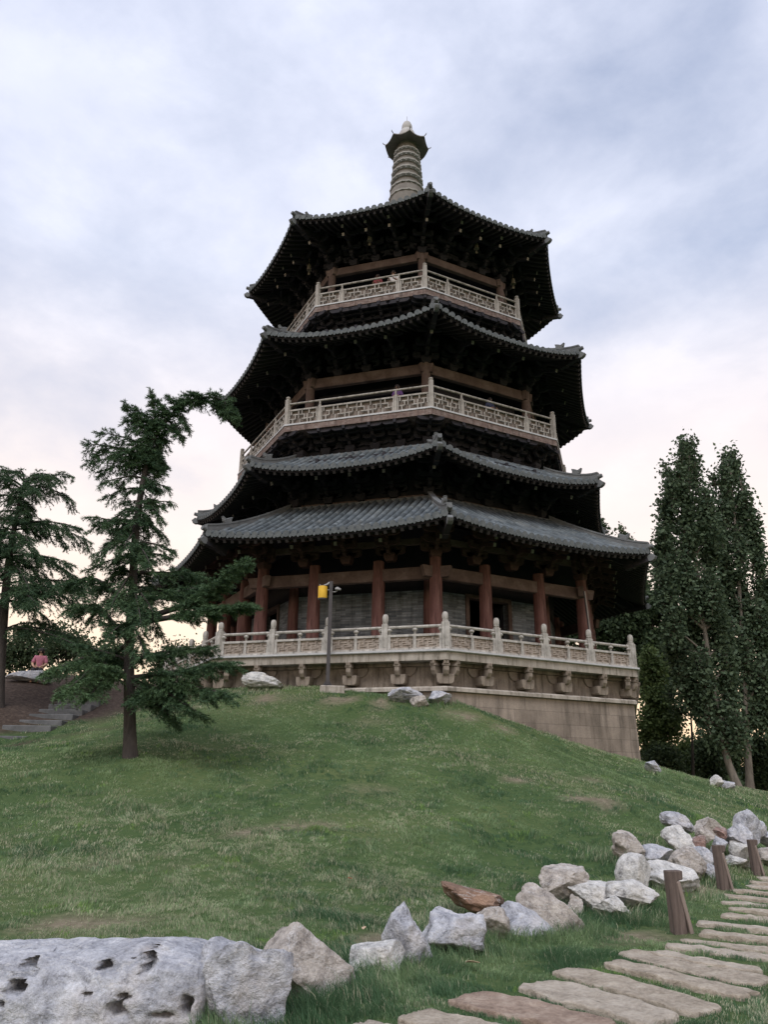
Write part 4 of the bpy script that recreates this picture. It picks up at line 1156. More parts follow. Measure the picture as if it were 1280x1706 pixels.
# ------------------------------------------------------------------ rocks
def rock_mesh(seed, sx, sy, sz, m, cuts=9, sub=5, flat=0.0, rough=1.0, tilt=(0, 0, 0), pits=(), boxy=0.0):
    rng = random.Random(seed)
    bm = bmesh.new()
    bmesh.ops.create_icosphere(bm, subdivisions=sub, radius=1.0)
    planes = []
    for i in range(cuts):
        n = Vector((rng.gauss(0, 1), rng.gauss(0, 1), rng.gauss(0, .8))).normalized()
        planes.append((n, rng.uniform(.42, .78)))
    if flat: planes.append((Vector((rng.uniform(-.15, .15), rng.uniform(-.15, .15), 1)).normalized(), flat))
    off = Vector((seed * 3.71, seed * 1.37, seed * .77))
    R = Matrix.Rotation(tilt[0], 3, 'X') @ Matrix.Rotation(tilt[1], 3, 'Y') @ Matrix.Rotation(tilt[2], 3, 'Z')
    mn = min(sx, sy, sz)
    for v in bm.verts:
        p = v.co.copy()
        if boxy:
            q = max(abs(p.x), abs(p.y), abs(p.z)); p = p.lerp(p / q * .86, boxy)
        for n, d in planes:
            e = p.dot(n) - d
            if e > 0: p -= n * e * .93
        nn = p.normalized()
        a = mnoise.fractal(p * 1.3 + off, 1.0, 2.1, 3)
        b = mnoise.ridged_multi_fractal(p * 2.6 + off, .9, 2.2, 5, 1.0, 2.0) - .9
        c = mnoise.fractal(p * 7.0 + off, .8, 2.0, 3)
        p = p * (1 + rough * (.15 * a + .055 * b + .03 * c))
        p = Vector((p.x * sx, p.y * sy, p.z * sz))
        for (c0, r, dep) in pits:
            dx = Vector(((p.x - c0[0]) / r[0], (p.z - c0[2]) / r[2]))
            q = dx.length + .25 * mnoise.noise(p * 9 + off)
            if p.y < 0.1 and q < 1.15:
                w_ = 1 - max(0, min(1, (q - .35) / .75)); w_ = w_ * w_ * (3 - 2 * w_)
                p.y += dep * w_
        v.co = R @ p
    me = bpy.data.meshes.new('rock'); bm.to_mesh(me); bm.free()
    me.polygons.foreach_set('use_smooth', [True] * len(me.polygons))
    try: me.set_sharp_from_angle(angle=math.radians(38))
    except Exception: pass
    me.materials.append(m)
    return me
def rock(box, label, m='rock', seed=1, dy=.8, base=None, group='limestone boulders edging the lawn', **kw):
    """box: what the photograph shows, px; base: y of the foot when other rocks hide it"""
    x0, y0, x1, y1 = box
    g = at_ground((x0 + x1) / 2, base or y1)
    d = g.y * math.cos(PITCH) + (g.z - EYE) * math.sin(PITCH)
    k = d / FPX
    wd, ht = (x1 - x0) * k, (y1 - y0) * k
    dep = wd * dy
    szz = max(ht * .55, ht * .62 - dep * .06)
    me = rock_mesh(seed, wd * .64, dep * .62, szz * 1.10, M[m], **{**kw, 'cuts': kw.get('cuts', 9)})
    co_ = np.array([tuple(v.co) for v in me.vertices]); lo_, hi_ = co_.min(0), co_.max(0)
    need = np.array([wd, dep * 1.05, max(ht * .7, ht * 1.10 - dep * .12)]) * (1.10 if wd < 1.2 else 1.02)
    co_ = (co_ - (lo_ + hi_) / 2) * (need / (hi_ - lo_))
    me.vertices.foreach_set('co', co_.astype(np.float32).ravel()); me.update()
    o = bpy.data.objects.new('boulder', me); COL.objects.link(o)
    cy = g.y + dep * .30
    cx = (g.x) * cy / g.y
    mid = at_y((x0 + x1) / 2, (y0 + y1) / 2, cy)
    o.location = (mid.x, cy, mid.z - ht * .07)
    tag(o, label, 'boulder', group)
    return o
R_ = math.radians
RK = [
 # box, label, material, seed, kwargs
 ((322, 1557, 487, 1712), 'angular blue grey boulder with a sharp diagonal ridge, right beside the big pitted slab', 'rock', 3, dict(cuts=9, tilt=(0, R_(22), R_(10)), dy=.75)),
 ((436, 1538, 588, 1662), 'pointed grey boulder with rusty stains, between the ridged one and the small round one', 'rocktan', 14, dict(cuts=8, tilt=(0, R_(12), R_(20)), dy=.8)),
 ((584, 1566, 674, 1622), 'small low rounded grey boulder half sunk in grass, left of the tall tilted one', 'rockpale', 5, dict(cuts=5, rough=.8)),
 ((638, 1506, 718, 1606), 'tall narrow blue grey boulder leaning to the right, next to the wide hollow-fronted one', 'rock', 8, dict(cuts=8, tilt=(0, R_(28), 0), dy=.9)),
 ((697, 1512, 804, 1588), 'wide white grey boulder with a shaded hollow in its front', 'rock', 17, dict(cuts=7, flat=.7, dy=.8)),
 ((782, 1508, 848, 1562), 'weathered grey boulder tucked under the rust brown slab', 'rocktan', 21, dict(cuts=6)),
 ((740, 1470, 838, 1519), 'rust brown stone slab lying tilted on top of its neighbours', 'rockbrown', 23, dict(cuts=9, tilt=(0, R_(16), 0), base=1540, dy=.6, flat=.55, boxy=.4)),
 ((832, 1500, 930, 1560), 'blue grey streaked boulder sloping down to the right, right of the rust brown slab', 'rock', 27, dict(cuts=7, tilt=(0, R_(20), 0))),
 ((862, 1470, 966, 1552), 'large grey and tan boulder with grass growing against its face', 'rocktan', 31, dict(cuts=8, tilt=(0, R_(22), 0))),
 ((903, 1440, 977, 1496), 'flat-topped table-like boulder, the highest of the middle cluster', 'rocktan', 34, dict(cuts=4, flat=.62, base=1515, boxy=.5)),
 ((950, 1466, 1018, 1514), 'boulder with a dark notch in its right end, below the flat-topped one', 'rockpale', 37, dict(cuts=6, tilt=(0, R_(10), 0), base=1520)),
 ((985, 1460, 1092, 1518), 'broad pale boulder with a lumpy back, right end of the middle cluster', 'rockpale', 41, dict(cuts=6, tilt=(0, R_(12), 0), base=1516)),
 ((990, 1490, 1048, 1530), 'low pale foot stone in the grass under the broad lumpy boulder', 'rockpale', 42, dict(cuts=6, tilt=(0, R_(18), 0))),
 ((945, 1490, 970, 1525), 'small dark grey stone wedged against the large grey and tan boulder', 'rocktan', 44, dict(cuts=6)),
 ((1026, 1421, 1086, 1486), 'smooth upright egg-shaped pale boulder', 'rockpale', 47, dict(cuts=3, rough=.5, tilt=(0, R_(18), 0), base=1492)),
 ((1070, 1430, 1166, 1484), 'broad white grey boulder behind the first wooden post', 'rockpale', 51, dict(cuts=6, tilt=(0, R_(16), 0))),
 ((1020, 1383, 1072, 1434), 'blocky boulder with an orange stained right edge, left end of the far pile', 'rocktan', 53, dict(cuts=8, base=1440, boxy=.3)),
 ((1066, 1405, 1122, 1438), 'smooth blue grey boulder lying just right of the orange stained block', 'rock', 57, dict(cuts=4, rough=.6, base=1446)),
 ((1113, 1408, 1175, 1464), 'long grey boulder lying diagonally across the far pile', 'rocktan', 61, dict(cuts=6, tilt=(0, R_(38), 0), base=1466)),
 ((1103, 1374, 1154, 1422), 'squat round boulder in the far pile under a long sloping one', 'rockpale', 64, dict(cuts=5, base=1440)),
 ((1102, 1350, 1152, 1384), 'long sloping stone at the very top left of the far pile', 'rock', 67, dict(cuts=6, tilt=(0, R_(30), 0), base=1424)),
 ((1150, 1390, 1178, 1416), 'small block with a reddish side in the middle of the far pile', 'rockred', 71, dict(cuts=8, base=1446, boxy=.4)),
 ((1148, 1409, 1187, 1444), 'smooth blue stone below the reddish block', 'rock', 73, dict(cuts=4, rough=.6, tilt=(0, R_(20), 0), base=1452)),
 ((1156, 1360, 1206, 1392), 'thin tilted stone slab at the top of the far pile', 'rocktan', 77, dict(cuts=7, tilt=(0, R_(30), 0), base=1430, dy=.6)),
 ((1160, 1376, 1190, 1404), 'cracked tan stone under the thin tilted slab', 'rocktan', 79, dict(cuts=9, base=1436, boxy=.3)),
 ((1184, 1392, 1212, 1424), 'narrow pale stone between the cracked tan one and the two round boulders', 'rock', 83, dict(cuts=7, base=1440)),
 ((1166, 1438, 1197, 1466), 'low grey stone at the foot of the far pile, left of the second wooden post', 'rock', 85, dict(cuts=6, tilt=(0, R_(24), 0))),
 ((1206, 1371, 1250, 1408), 'round pale boulder at the upper right of the far pile', 'rock', 88, dict(cuts=5, base=1436)),
 ((1213, 1393, 1251, 1429), 'bulky boulder with a small pit, behind the second wooden post', 'rockpale', 91, dict(cuts=5, base=1440)),
 ((1224, 1349, 1266, 1402), 'tall leaning grey stone, highest point of the far pile', 'rock', 94, dict(cuts=6, tilt=(0, R_(28), 0), base=1432, dy=.5)),
 ((1205, 1422, 1257, 1447), 'flat low pale stone in front of the pitted boulder', 'rockpale', 97, dict(cuts=6, tilt=(0, R_(10), 0))),
 ((1260, 1384, 1300, 1412), 'dark grey boulder cut by the right frame edge, upper of two', 'rock', 101, dict(cuts=5, base=1432)),
 ((1257, 1411, 1302, 1444), 'pinkish grey boulder beside the third wooden post', 'rocktan', 104, dict(cuts=5)),
 ((1184, 1374, 1214, 1398), 'small rusty stone between the cracked tan stone and the round pale boulder', 'rockred', 111, dict(cuts=6, base=1434)),
 ((1140, 1436, 1170, 1462), 'small pale stone squeezed under the long diagonal boulder', 'rockpale', 113, dict(cuts=6, base=1466)),
 ((1246, 1366, 1276, 1396), 'thin dark stone leaning right of the highest stone of the far pile', 'rock', 117, dict(cuts=6, base=1430, tilt=(0, R_(25), 0))),
 ((930, 1462, 962, 1486), 'small pale stone showing behind the large grey and tan boulder', 'rockpale', 119, dict(cuts=5, base=1512)),
]
for box, lb, m, sd_, kw in RK:
    rock(box, lb, m, sd_, **kw)
GP2 = 'loose rocks round the terrace foot'
rock((404, 1116, 474, 1150), 'big pale rock on the hilltop below the left terrace corner', 'rockpale', 201, group=GP2, cuts=7, tilt=(0, R_(8), 0))
rock((648, 1144, 708, 1172), 'dark flat rock against the terrace foot, left of the front corner', 'rock', 203, group=GP2, cuts=7)
rock((684, 1158, 714, 1178), 'small rock in front of the dark flat rock at the terrace foot', 'rocktan', 205, group=GP2, cuts=7)
rock((712, 1149, 752, 1174), 'jagged grey rock right at the front corner of the terrace foot', 'rock', 207, group=GP2, cuts=8)
rock((1076, 1266, 1102, 1286), 'small grey rock on the lawn by the right end of the terrace wall', 'rock', 209, group=GP2, cuts=6)
rock((1184, 1290, 1204, 1310), 'pale rock left of the poplar trunks', 'rockpale', 211, group=GP2, cuts=6)
rock((1198, 1298, 1224, 1314), 'low flat rock touching the poplar trunks', 'rock', 213, group=GP2, cuts=6)
rock((12, 1114, 90, 1138), 'wide dark rock on the bank behind the left cedar', 'rock', 215, group=GP2, cuts=7, dy=.5)

# the big pitted slab in the left foreground
g = at_z(175, 1706, 0.0)
kpx = (g.y * math.cos(PITCH) + (g.z - EYE) * math.sin(PITCH)) / FPX
sl_w = 470 * kpx; sl_c = at_y(125, 1660, 6.35)
pits = [(((px - 108) * .0039, 0, (1752 - py) * .0032), (rx * .0027, 1, rz * .0025), dp * 1.25) for px, py, rx, rz, dp in
        [(32, 1655, 17, 22, .22), (42, 1612, 14, 30, .10), (172, 1615, 24, 13, .10), (247, 1612, 16, 28, .12), (216, 1664, 8, 9, .10), (205, 1690, 20, 18, .10), (318, 1684, 16, 18, .12), (20, 1690, 12, 9, .12), (284, 1692, 14, 8, .07), (150, 1652, 14, 6, .06), (218, 1605, 7, 6, .08)]]
def slab_mesh():
    bm = bmesh.new()
    nx_, nz_ = 170, 64
    hx, hz, hy = sl_w / 2 * .97, .50, .42
    off = Vector((5.1, 2.7, 8.8))
    bmesh.ops.create_cube(bm, size=2.0)
    bmesh.ops.subdivide_edges(bm, edges=bm.edges[:], cuts=70, use_grid_fill=True)
    for v in bm.verts:
        u = v.co.copy()
        n_ = u.normalized()
        # rounded block with a dipping right end and a bedded top edge
        r = (abs(u.x) ** 9 + abs(u.y) ** 9 + abs(u.z) ** 9) ** (1 / 9)
        p = u / r
        x, y, z = p.x * hx, p.y * hy, p.z * hz
        fx = (p.x + 1) / 2
        if p.z > 0:
            z *= 1.0 - .10 * max(0, (fx - .72) / .28) ** 1.5 - .05 * math.sin(fx * 5)
            if fx > .62: y += 0
        top = max(0, p.z)
        y += .13 * top ** 2 * min(1.0, max(0.0, -p.y * 1.6 + .1))
        q = Vector((x, y, z))
        lay = mnoise.noise(Vector((x * .6, y * .8, z * 13)) + off) * .012 + mnoise.noise(Vector((x * 1.2, y * 1.2, z * 28)) + off) * .006
        a = mnoise.fractal(q * 1.6 + off, 1.0, 2.0, 4) * .055
        c = mnoise.fractal(q * 9 + off, .8, 2.0, 4) * .012
        dn = Vector((p.x * .3, p.y, p.z)).normalized()
        q += dn * (a + c + lay)
        if p.y < -.2:
            for (c0, r_, dep) in pits:
                wv = Vector((mnoise.noise(q * 7 + off), 0, mnoise.noise(q * 7 - off))) * .055
                dd = math.hypot((q.x + wv.x - c0[0]) / r_[0], (q.z + wv.z - c0[2]) / r_[2]) + .45 * mnoise.fractal(q * 14 + off, .8, 2, 3)
                if dd < 1.2:
                    w_ = 1 - max(0, min(1, (dd - .55) / .5)); w_ = w_ * w_ * (3 - 2 * w_)
                    q.y += dep * w_ * (1.25)
        v.co = q
    me = bpy.data.meshes.new('pitted_slab'); bm.to_mesh(me); bm.free()
    me.polygons.foreach_set('use_smooth', [True] * len(me.polygons))
    me.materials.append(M['rock'])
    return me
slo = bpy.data.objects.new('boulder', slab_mesh()); COL.objects.link(slo)
slo.location = (at_y(108, 1660, 5.8).x, 6.05, -.055)
tag(slo, 'huge flat grey limestone slab pitted with dark holes, lowest left in the photo', 'boulder', 'limestone boulders edging the lawn')

# ------------------------------------------------------------------ stepping-stone path
PV = [ # left end px, right end px (may run off the frame), width m, material, label
 ((598, 1712), (760, 1760), 0.34, 'paverpale', 'pale paving stone cut by the bottom edge of the photo, leftmost of the path'),
 ((688, 1694), (880, 1745), 0.39, 'paver', 'pinkish paving stone with a straight left end, second from the lower end of the path'),
 ((772, 1664), (1010, 1722), 0.46, 'paverred', 'wide reddish brown paving stone, darkest of the path'),
 ((888, 1643), (1112, 1706), 0.47, 'paverpale', 'big pale paving stone with a blunt left end next to the reddish brown one'),
 ((936, 1619), (1190, 1690), 0.39, 'paver', 'long pinkish paving stone whose far end nearly reaches the grass on the right'),
 ((1014, 1607), (1258, 1662), 0.29, 'paver', 'narrow pinkish paving stone between two wider ones, lower half of the path'),
 ((1040, 1590), (1277, 1642), 0.39, 'paver', 'longest paving stone with a pointed dark-edged right end'),
 ((1088, 1589), (1264, 1621), 0.18, 'paverpale', 'thin grey paving strip lying close along the next stone'),
 ((1110, 1577), (1300, 1604), 0.25, 'paverpale', 'pale grey paving stone with a small weed on it'),
 ((1136, 1569), (1330, 1594), 0.23, 'paver', 'tan paving stone starting level with the foot of the first wooden post'),
 ((1170, 1555), (1360, 1580), 0.28, 'paver', 'tan paving stone just right of the first wooden post'),
 ((1162, 1539), (1372, 1563), 0.25, 'paverpale', 'pale paving stone reaching furthest left beside the first wooden post'),
 ((1203, 1527), (1395, 1550), 0.28, 'paver', 'pinkish paving stone, first of a close pair behind the first wooden post'),
 ((1215, 1516), (1400, 1536), 0.25, 'paver', 'pinkish paving stone, second of a close pair behind the first wooden post'),
 ((1206, 1506), (1410, 1525), 0.23, 'paverpale', 'pale paving stone with long grass along its front edge'),
 ((1209, 1495), (1415, 1513), 0.25, 'paver', 'paving stone level with the bottom of the second wooden post\'s brace, lower of two'),
 ((1220, 1485), (1420, 1502), 0.25, 'paver', 'paving stone level with the bottom of the second wooden post\'s brace, upper of two'),
 ((1246, 1478), (1430, 1493), 0.28, 'paverpale', 'pale paving stone half hidden by grass below the third wooden post, lower of two'),
 ((1252, 1471), (1435, 1485), 0.28, 'paver', 'paving stone half hidden by grass below the third wooden post, upper of two'),
 ((1262, 1464), (1440, 1477), 0.28, 'paverpale', 'farthest paving stone of the path, by the third wooden post'),
]
pav_pts = []
def paver(a, b, wd, m, lb, seed):
    A, B = at_ground(*a, start=4.0), at_ground(*b, start=4.0)
    B2 = B - A; B2.z = 0
    L = min(B2.length, 2.3); d = B2.normalized(); nrm = Vector((-d.y, d.x, 0))
    rng = random.Random(seed)
    # outline: irregular rounded quad
    N = 72; out = []
    for i in range(N):
        t_ = 2 * PI * i / N
        cx, cy = math.cos(t_), math.sin(t_)
        r = (abs(cx) ** 7 + abs(cy) ** 7) ** (-1 / 7)
        x, y = cx * r, cy * r
        j = mnoise.noise(Vector((cx * 1.6 + seed * 5.3, cy * 1.6, seed))) * .24 + mnoise.noise(Vector((cx * 5 + seed, cy * 5, seed * 2))) * .16 + mnoise.noise(Vector((cx * 13 + seed, cy * 13, seed))) * .08
        out.append(((x * .5 + .5) * L + j * .10 + (rng.uniform(-.01, .01)), y * wd * .5 * (1 + j * .8) + .03 * math.sin(x * 2 + seed)))
    rings = [(1.0, -.10), (1.0, .012), (.99, .026), (.965, .032), (.88, .034), (.76, .034), (.62, .035), (.48, .035), (.34, .035), (.2, .035)]
    vs = []; cxm, cym = L / 2, 0
    z0 = (A.z + gz(A.x + d.x * L, A.y + d.y * L)) / 2
    sl = (gz(A.x + d.x * L, A.y + d.y * L) - A.z) / L
    for f, z in rings:
        for (x, y) in out:
            ff = f if f > .9 else f
            px_, py_ = cxm + (x - cxm) * (f if f > .9 else (1 - (1 - f) * wd / L * 1.2) if False else f), cym + (y - cym) * f
            w_ = A + d * px_ + nrm * py_
            zz = A.z + sl * px_ + z + (.016 * mnoise.fractal(Vector((w_.x * 7, w_.y * 7, seed)), .9, 2, 5) if z > 0 else 0)
            vs.append((w_.x - A.x, w_.y - A.y, zz - A.z))
    n = N; k = len(rings)
    fs = [(i * n + j, i * n + (j + 1) % n, (i + 1) * n + (j + 1) % n, (i + 1) * n + j) for i in range(k - 1) for j in range(n)] + [tuple((k - 1) * n + j for j in range(n))]
    mb = MB(); mb.add(vs, fs)
    o = mb.build('paving_stone', M[m], None, smooth=40)
    o.location = A
    tag(o, lb, 'paving stone', 'stepping stones of the path')
    pav_pts.append((A.x, A.y, d.x, d.y, L, wd))
for i, (a, b, wd, m, lb) in enumerate(PV):
    paver(a, b, wd, m, lb, 31 + i * 7)

# ------------------------------------------------------------------ three wooden posts with a diagonal brace
def bollard(px, py, hpx, rz, lb):
    g = at_ground(px, py); d = g.y * math.cos(PITCH) + (g.z - EYE) * math.sin(PITCH)
    h = hpx * d / FPX * 1.0
    t_ = thing('wooden_post', lb, 'post', g, rz, 'wooden posts beside the path')
    s = h / .72; t_.scale = (.8, .85, 1)
    mb = MB()
    mb.prism([(-.105 * s, -.1), (.12 * s, -.1), (.085 * s, .25 * s), (.03 * s, .57 * s), (.03 * s, .72 * s), (-.125 * s, .72 * s), (-.115 * s, .3 * s)], (0, 0, 0), (1, 0, 0), (0, 0, 1), (0, 1, 0), .15 * s)
    mb.build('upright', M['postwood'], t_, bevel=.008)
    mb = MB(); mb.prism([(-.0, .60 * s), (.12 * s, .62 * s), (.125 * s, .722 * s), (.0, .722 * s)], (0, 0, 0), (1, 0, 0), (0, 0, 1), (0, 1, 0), .144 * s)
    mb.build('notched_head', M['postwood'], t_, bevel=.008)
    mb = MB(); mb.bar((.035 * s, -.02 * s, .60 * s), (.19 * s, -.03 * s, -.05), .13 * s, .06 * s, up=(1, 0, .3))
    mb.build('brace', M['postpale'], t_, bevel=.008)
bollard(1132, 1556, 96, R_(8), 'nearest and largest brown wooden post with a diagonal brace')
bollard(1206, 1482, 68, R_(14), 'middle brown wooden post with a diagonal brace, in front of the far rock pile')
bollard(1261, 1457, 54, R_(10), 'smallest brown wooden post with a brace, at the right edge of the photo')

# ------------------------------------------------------------------ stone steps on the left
st = thing('stone_steps', 'flight of grey stone steps climbing the bare bank left of the cedar', 'steps', at_ground(60, 1224, 15))
base0 = Vector(st.location)
SP = [((-40, 1234), (46, 1226)), ((18, 1215), (86, 1210)), ((46, 1205), (104, 1202)), ((62, 1195), (122, 1192)), ((78, 1187), (138, 1184)), ((94, 1178), (152, 1176)), ((108, 1170), (166, 1168))]
for i, (a, b) in enumerate(SP):
    Y = 21.9 + i * .62
    A, B = at_y(a[0], a[1], Y), at_y(b[0], b[1], Y)
    zt = (A.z + B.z) / 2 + .06
    mb = MB()
    A.z = B.z = zt - .11
    A.x -= .25
    mb.bar(A - base0 + Vector((0, .22, 0)), B - base0 + Vector((0, .22, 0)), .50, .24)
    mb.build('step', M['step'], st, bevel=.015)
# person in pink sitting on the dark rock up on the bank
bank_rock = [o for o in bpy.data.objects if str(o.get('label', '')).startswith('wide dark rock')][0]
pr = at_y(60, 1112, bank_rock.location.y + .1)
person('person', 'person in a pink top sitting on the dark rock behind the left cedar', (pr.x, pr.y + .25, pr.z - .22), R_(15), 'pink', 'dark', sit=True)

# ------------------------------------------------------------------ trees
def interp(pts, t):
    """point on a polyline at 0..1 (by index)"""
    n = len(pts) - 1; f = min(max(t, 0), .9999) * n; i = int(f)
    return pts[i].lerp(pts[i + 1], f - i)
def smooth_poly(pts, n):
    out = []
    P = [pts[0] * 2 - pts[1]] + list(pts) + [pts[-1] * 2 - pts[-2]]
    m = len(pts) - 1
    for i in range(n + 1):
        f = min(i / n * m, m - 1e-6); k = int(f); t_ = f - k
        p0, p1, p2, p3 = P[k], P[k + 1], P[k + 2], P[k + 3]
        out.append(.5 * (2 * p1 + (p2 - p0) * t_ + (2 * p0 - 5 * p1 + 4 * p2 - p3) * t_ * t_ + (3 * p1 - p0 - 3 * p2 + p3) * t_ ** 3))
    return out

def needles(sprays, rng, nlen=.10, nw=.017, per_m=125, tint=((.040, .080, .048), (.105, .175, .082))):
    """sprays: list of (p0, p1, weight); needle fans along each twig as thin triangles"""
    V, Cc = [], []
    for p0, p1, tn in sprays:
        p0 = np.array(p0); p1 = np.array(p1); d = p1 - p0; L = np.linalg.norm(d)
        if L < 1e-4: continue
        n = max(6, int(L * per_m)); d = d / L
        t_ = np.sort(rng.random(n))
        base = p0 + d * (L * t_)[:, None]
        base[:, 2] -= (t_ ** 2) * L * .10
        r = rng.normal(0, 1, (n, 3)); r[:, 2] *= .7
        r -= (r @ d)[:, None] * d; r /= np.linalg.norm(r, axis=1)[:, None] + 1e-6
        dirn = r * .75 + d * .75; dirn[:, 2] += .04
        dirn /= np.linalg.norm(dirn, axis=1)[:, None]
        ln = nlen * (.6 + .7 * rng.random(n)) * (1.1 - .5 * t_)
        side = np.cross(dirn, rng.normal(0, 1, (n, 3))); side /= np.linalg.norm(side, axis=1)[:, None] + 1e-6
        a = base - side * nw * .5; b = base + side * nw * .5; c = base + dirn * ln[:, None]
        V.append(np.stack([a, b, c], 1).reshape(-1, 3))
        k = np.clip(tn + rng.normal(0, .18, n), 0, 1)[:, None]
        Cc.append(np.repeat(np.array(tint[0]) * (1 - k) + np.array(tint[1]) * k, 3, 0))
    V = np.concatenate(V); Cc = np.concatenate(Cc)
    return V, np.arange(len(V)).reshape(-1, 3), Cc

class Cedar:
    def __init__(s, seed):
        s.rng = np.random.default_rng(seed); s.r = random.Random(seed); s.sp = []; s.wood = MB()
    def branch(s, pts, r0, dens=1.0, spread=.42, droop=.22, tn=.35, tip=True, start=.12):
        """a limb with side twigs lying flat and drooping"""
        pts = smooth_poly([Vector(p) for p in pts], 12)
        L = sum((pts[i + 1] - pts[i]).length for i in range(12))
        s.wood.tube(pts, [r0 * (1 - .85 * i / 12) + .004 for i in range(13)], 6)
        n = int(L * 19 * dens)
        for i in range(n):
            t_ = start + (1 - start) * (i + s.r.random()) / n
            p = interp(pts, t_); d = (interp(pts, min(1, t_ + .06)) - interp(pts, max(0, t_ - .06)))
            d = d.normalized() if d.length > 1e-6 else Vector((1, 0, 0))
            side = d.cross(Vector((0, 0, 1)))
            side = side.normalized() if side.length > .15 else Vector((s.r.uniform(-1, 1), s.r.uniform(-1, 1), 0)).normalized()
            sg = 1 if s.r.random() < .5 else -1
            ln = spread * (1 - .62 * t_) * s.r.uniform(.55, 1.25) + .10
            q = p + (side * sg * s.r.uniform(.45, 1.0) + d * s.r.uniform(.35, .9)).normalized() * ln
            q.z += s.r.uniform(-droop * 1.6, droop * .35) * ln * 2.2
            tw = min(1, max(0, tn + s.r.uniform(-.25, .25)))
            s.sp.append((tuple(p), tuple(q), tw))
            # second-order twigs
            for _ in range(2):
                f = s.r.uniform(.3, .8); a = p.lerp(q, f); e = (q - p)
                o2 = e.cross(Vector((0, 0, 1))); o2 = o2.normalized() if o2.length > 1e-6 else side
                b = a + (e.normalized() * .6 + o2 * s.r.choice((-1, 1)) * .7).normalized() * ln * .5
                b.z -= s.r.uniform(0, droop) * ln * .9
                s.sp.append((tuple(a), tuple(b), tw))
        if tip:
            s.sp.append((tuple(interp(pts, .9)), tuple(pts[-1] + (pts[-1] - pts[-2]).normalized() * .12), tn))

def px3(x, y, Y): return at_y(x, y, Y)

# --- main cedar
YC = 18.0
cb = at_y(217, 1258, YC); cb.z = gz(cb.x, YC)
ced = thing('cedar_tree', 'ragged dark cedar with its bent top hooking to the right, in front of the pagoda', 'tree', cb)
C = Cedar(5)
trunk = [px3(217, 1275, YC), px3(216, 1180, YC), px3(215, 1080, YC), px3(221, 980, YC), px3(225, 900, YC), px3(232, 840, YC), px3(243, 780, YC), px3(256, 732, YC), px3(281, 697, YC), px3(318, 668, YC), px3(352, 662, YC), px3(378, 672, YC), px3(391, 692, YC)]
tr = smooth_poly(trunk, 40)
trad = [max(.012, .155 * (1 - (i / 40) ** .75 * .93)) + (.05 * math.exp(-i * 1.1)) for i in range(41)]
tm = MB(); tm.tube(tr, trad, 12)
def tpt(py):
    """trunk point at photo height py"""
    best = min(tr, key=lambda p: abs(p.z - at_y(230, py, YC).z)); return best.copy()
def limb(y0, tip, dY, r0=.05, sag=.0, mid=None, **kw):
    a = tpt(y0); b = px3(tip[0], tip[1], YC + dY)
    m1 = a.lerp(b, .5) + Vector((0, 0, sag))
    if mid: m1 = px3(mid[0], mid[1], YC + dY * .5)
    C.branch([a, a.lerp(m1, .5) + Vector((0, 0, sag * .4)), m1, m1.lerp(b, .55) + Vector((0, 0, sag * .25)), b], r0, **kw)
# big right-hand limbs
limb(1030, (408, 938), -.6, .085, mid=(330, 1000), dens=1.9, spread=.62, tn=.55, droop=.12, start=.28)
limb(1030, (414, 1006), -.9, .08, mid=(325, 1022), dens=1.9, spread=.6, tn=.55, droop=.12, start=.3)
limb(1010, (372, 972), -.2, .06, mid=(300, 985), dens=1.7, spread=.55, tn=.5, droop=.15)
limb(960, (330, 955), .5, .05, dens=1.5, spread=.5, tn=.45)
limb(1110, (352, 1078), -.5, .06, mid=(280, 1085), dens=1.6, spread=.55, tn=.4)
limb(1130, (385, 1104), -1.0, .07, mid=(300, 1118), dens=1.9, spread=.62, tn=.42)
limb(1150, (378, 1155), -1.1, .06, mid=(300, 1140), dens=1.9, spread=.6, tn=.4)
limb(1160, (335, 1190), -.9, .05, mid=(270, 1150), dens=1.8, spread=.55, tn=.35)
limb(1120, (300, 1160), .6, .05, dens=1.6, spread=.55, tn=.2)
limb(1140, (290, 1200), -.4, .05, dens=1.6, spread=.5, tn=.25)
# left-hand limbs
limb(1060, (118, 1012), .3, .06, mid=(165, 1010), dens=1.7, spread=.55, tn=.35)
limb(1000, (108, 972), .6, .06, mid=(160, 965), dens=1.5, spread=.5, tn=.3)
limb(1120, (82, 1116), -.9, .065, mid=(150, 1095), dens=2.0, spread=.62, tn=.65)
limb(1130, (110, 1150), -1.2, .06, mid=(160, 1110), dens=2.0, spread=.6, tn=.75)
limb(1135, (150, 1158), -1.0, .05, mid=(180, 1120), dens=1.8, spread=.5, tn=.6)
limb(1090, (140, 1075), -.4, .05, dens=1.6, spread=.5, tn=.35)
limb(1080, (160, 1110), .8, .05, dens=1.5, spread=.5, tn=.2)
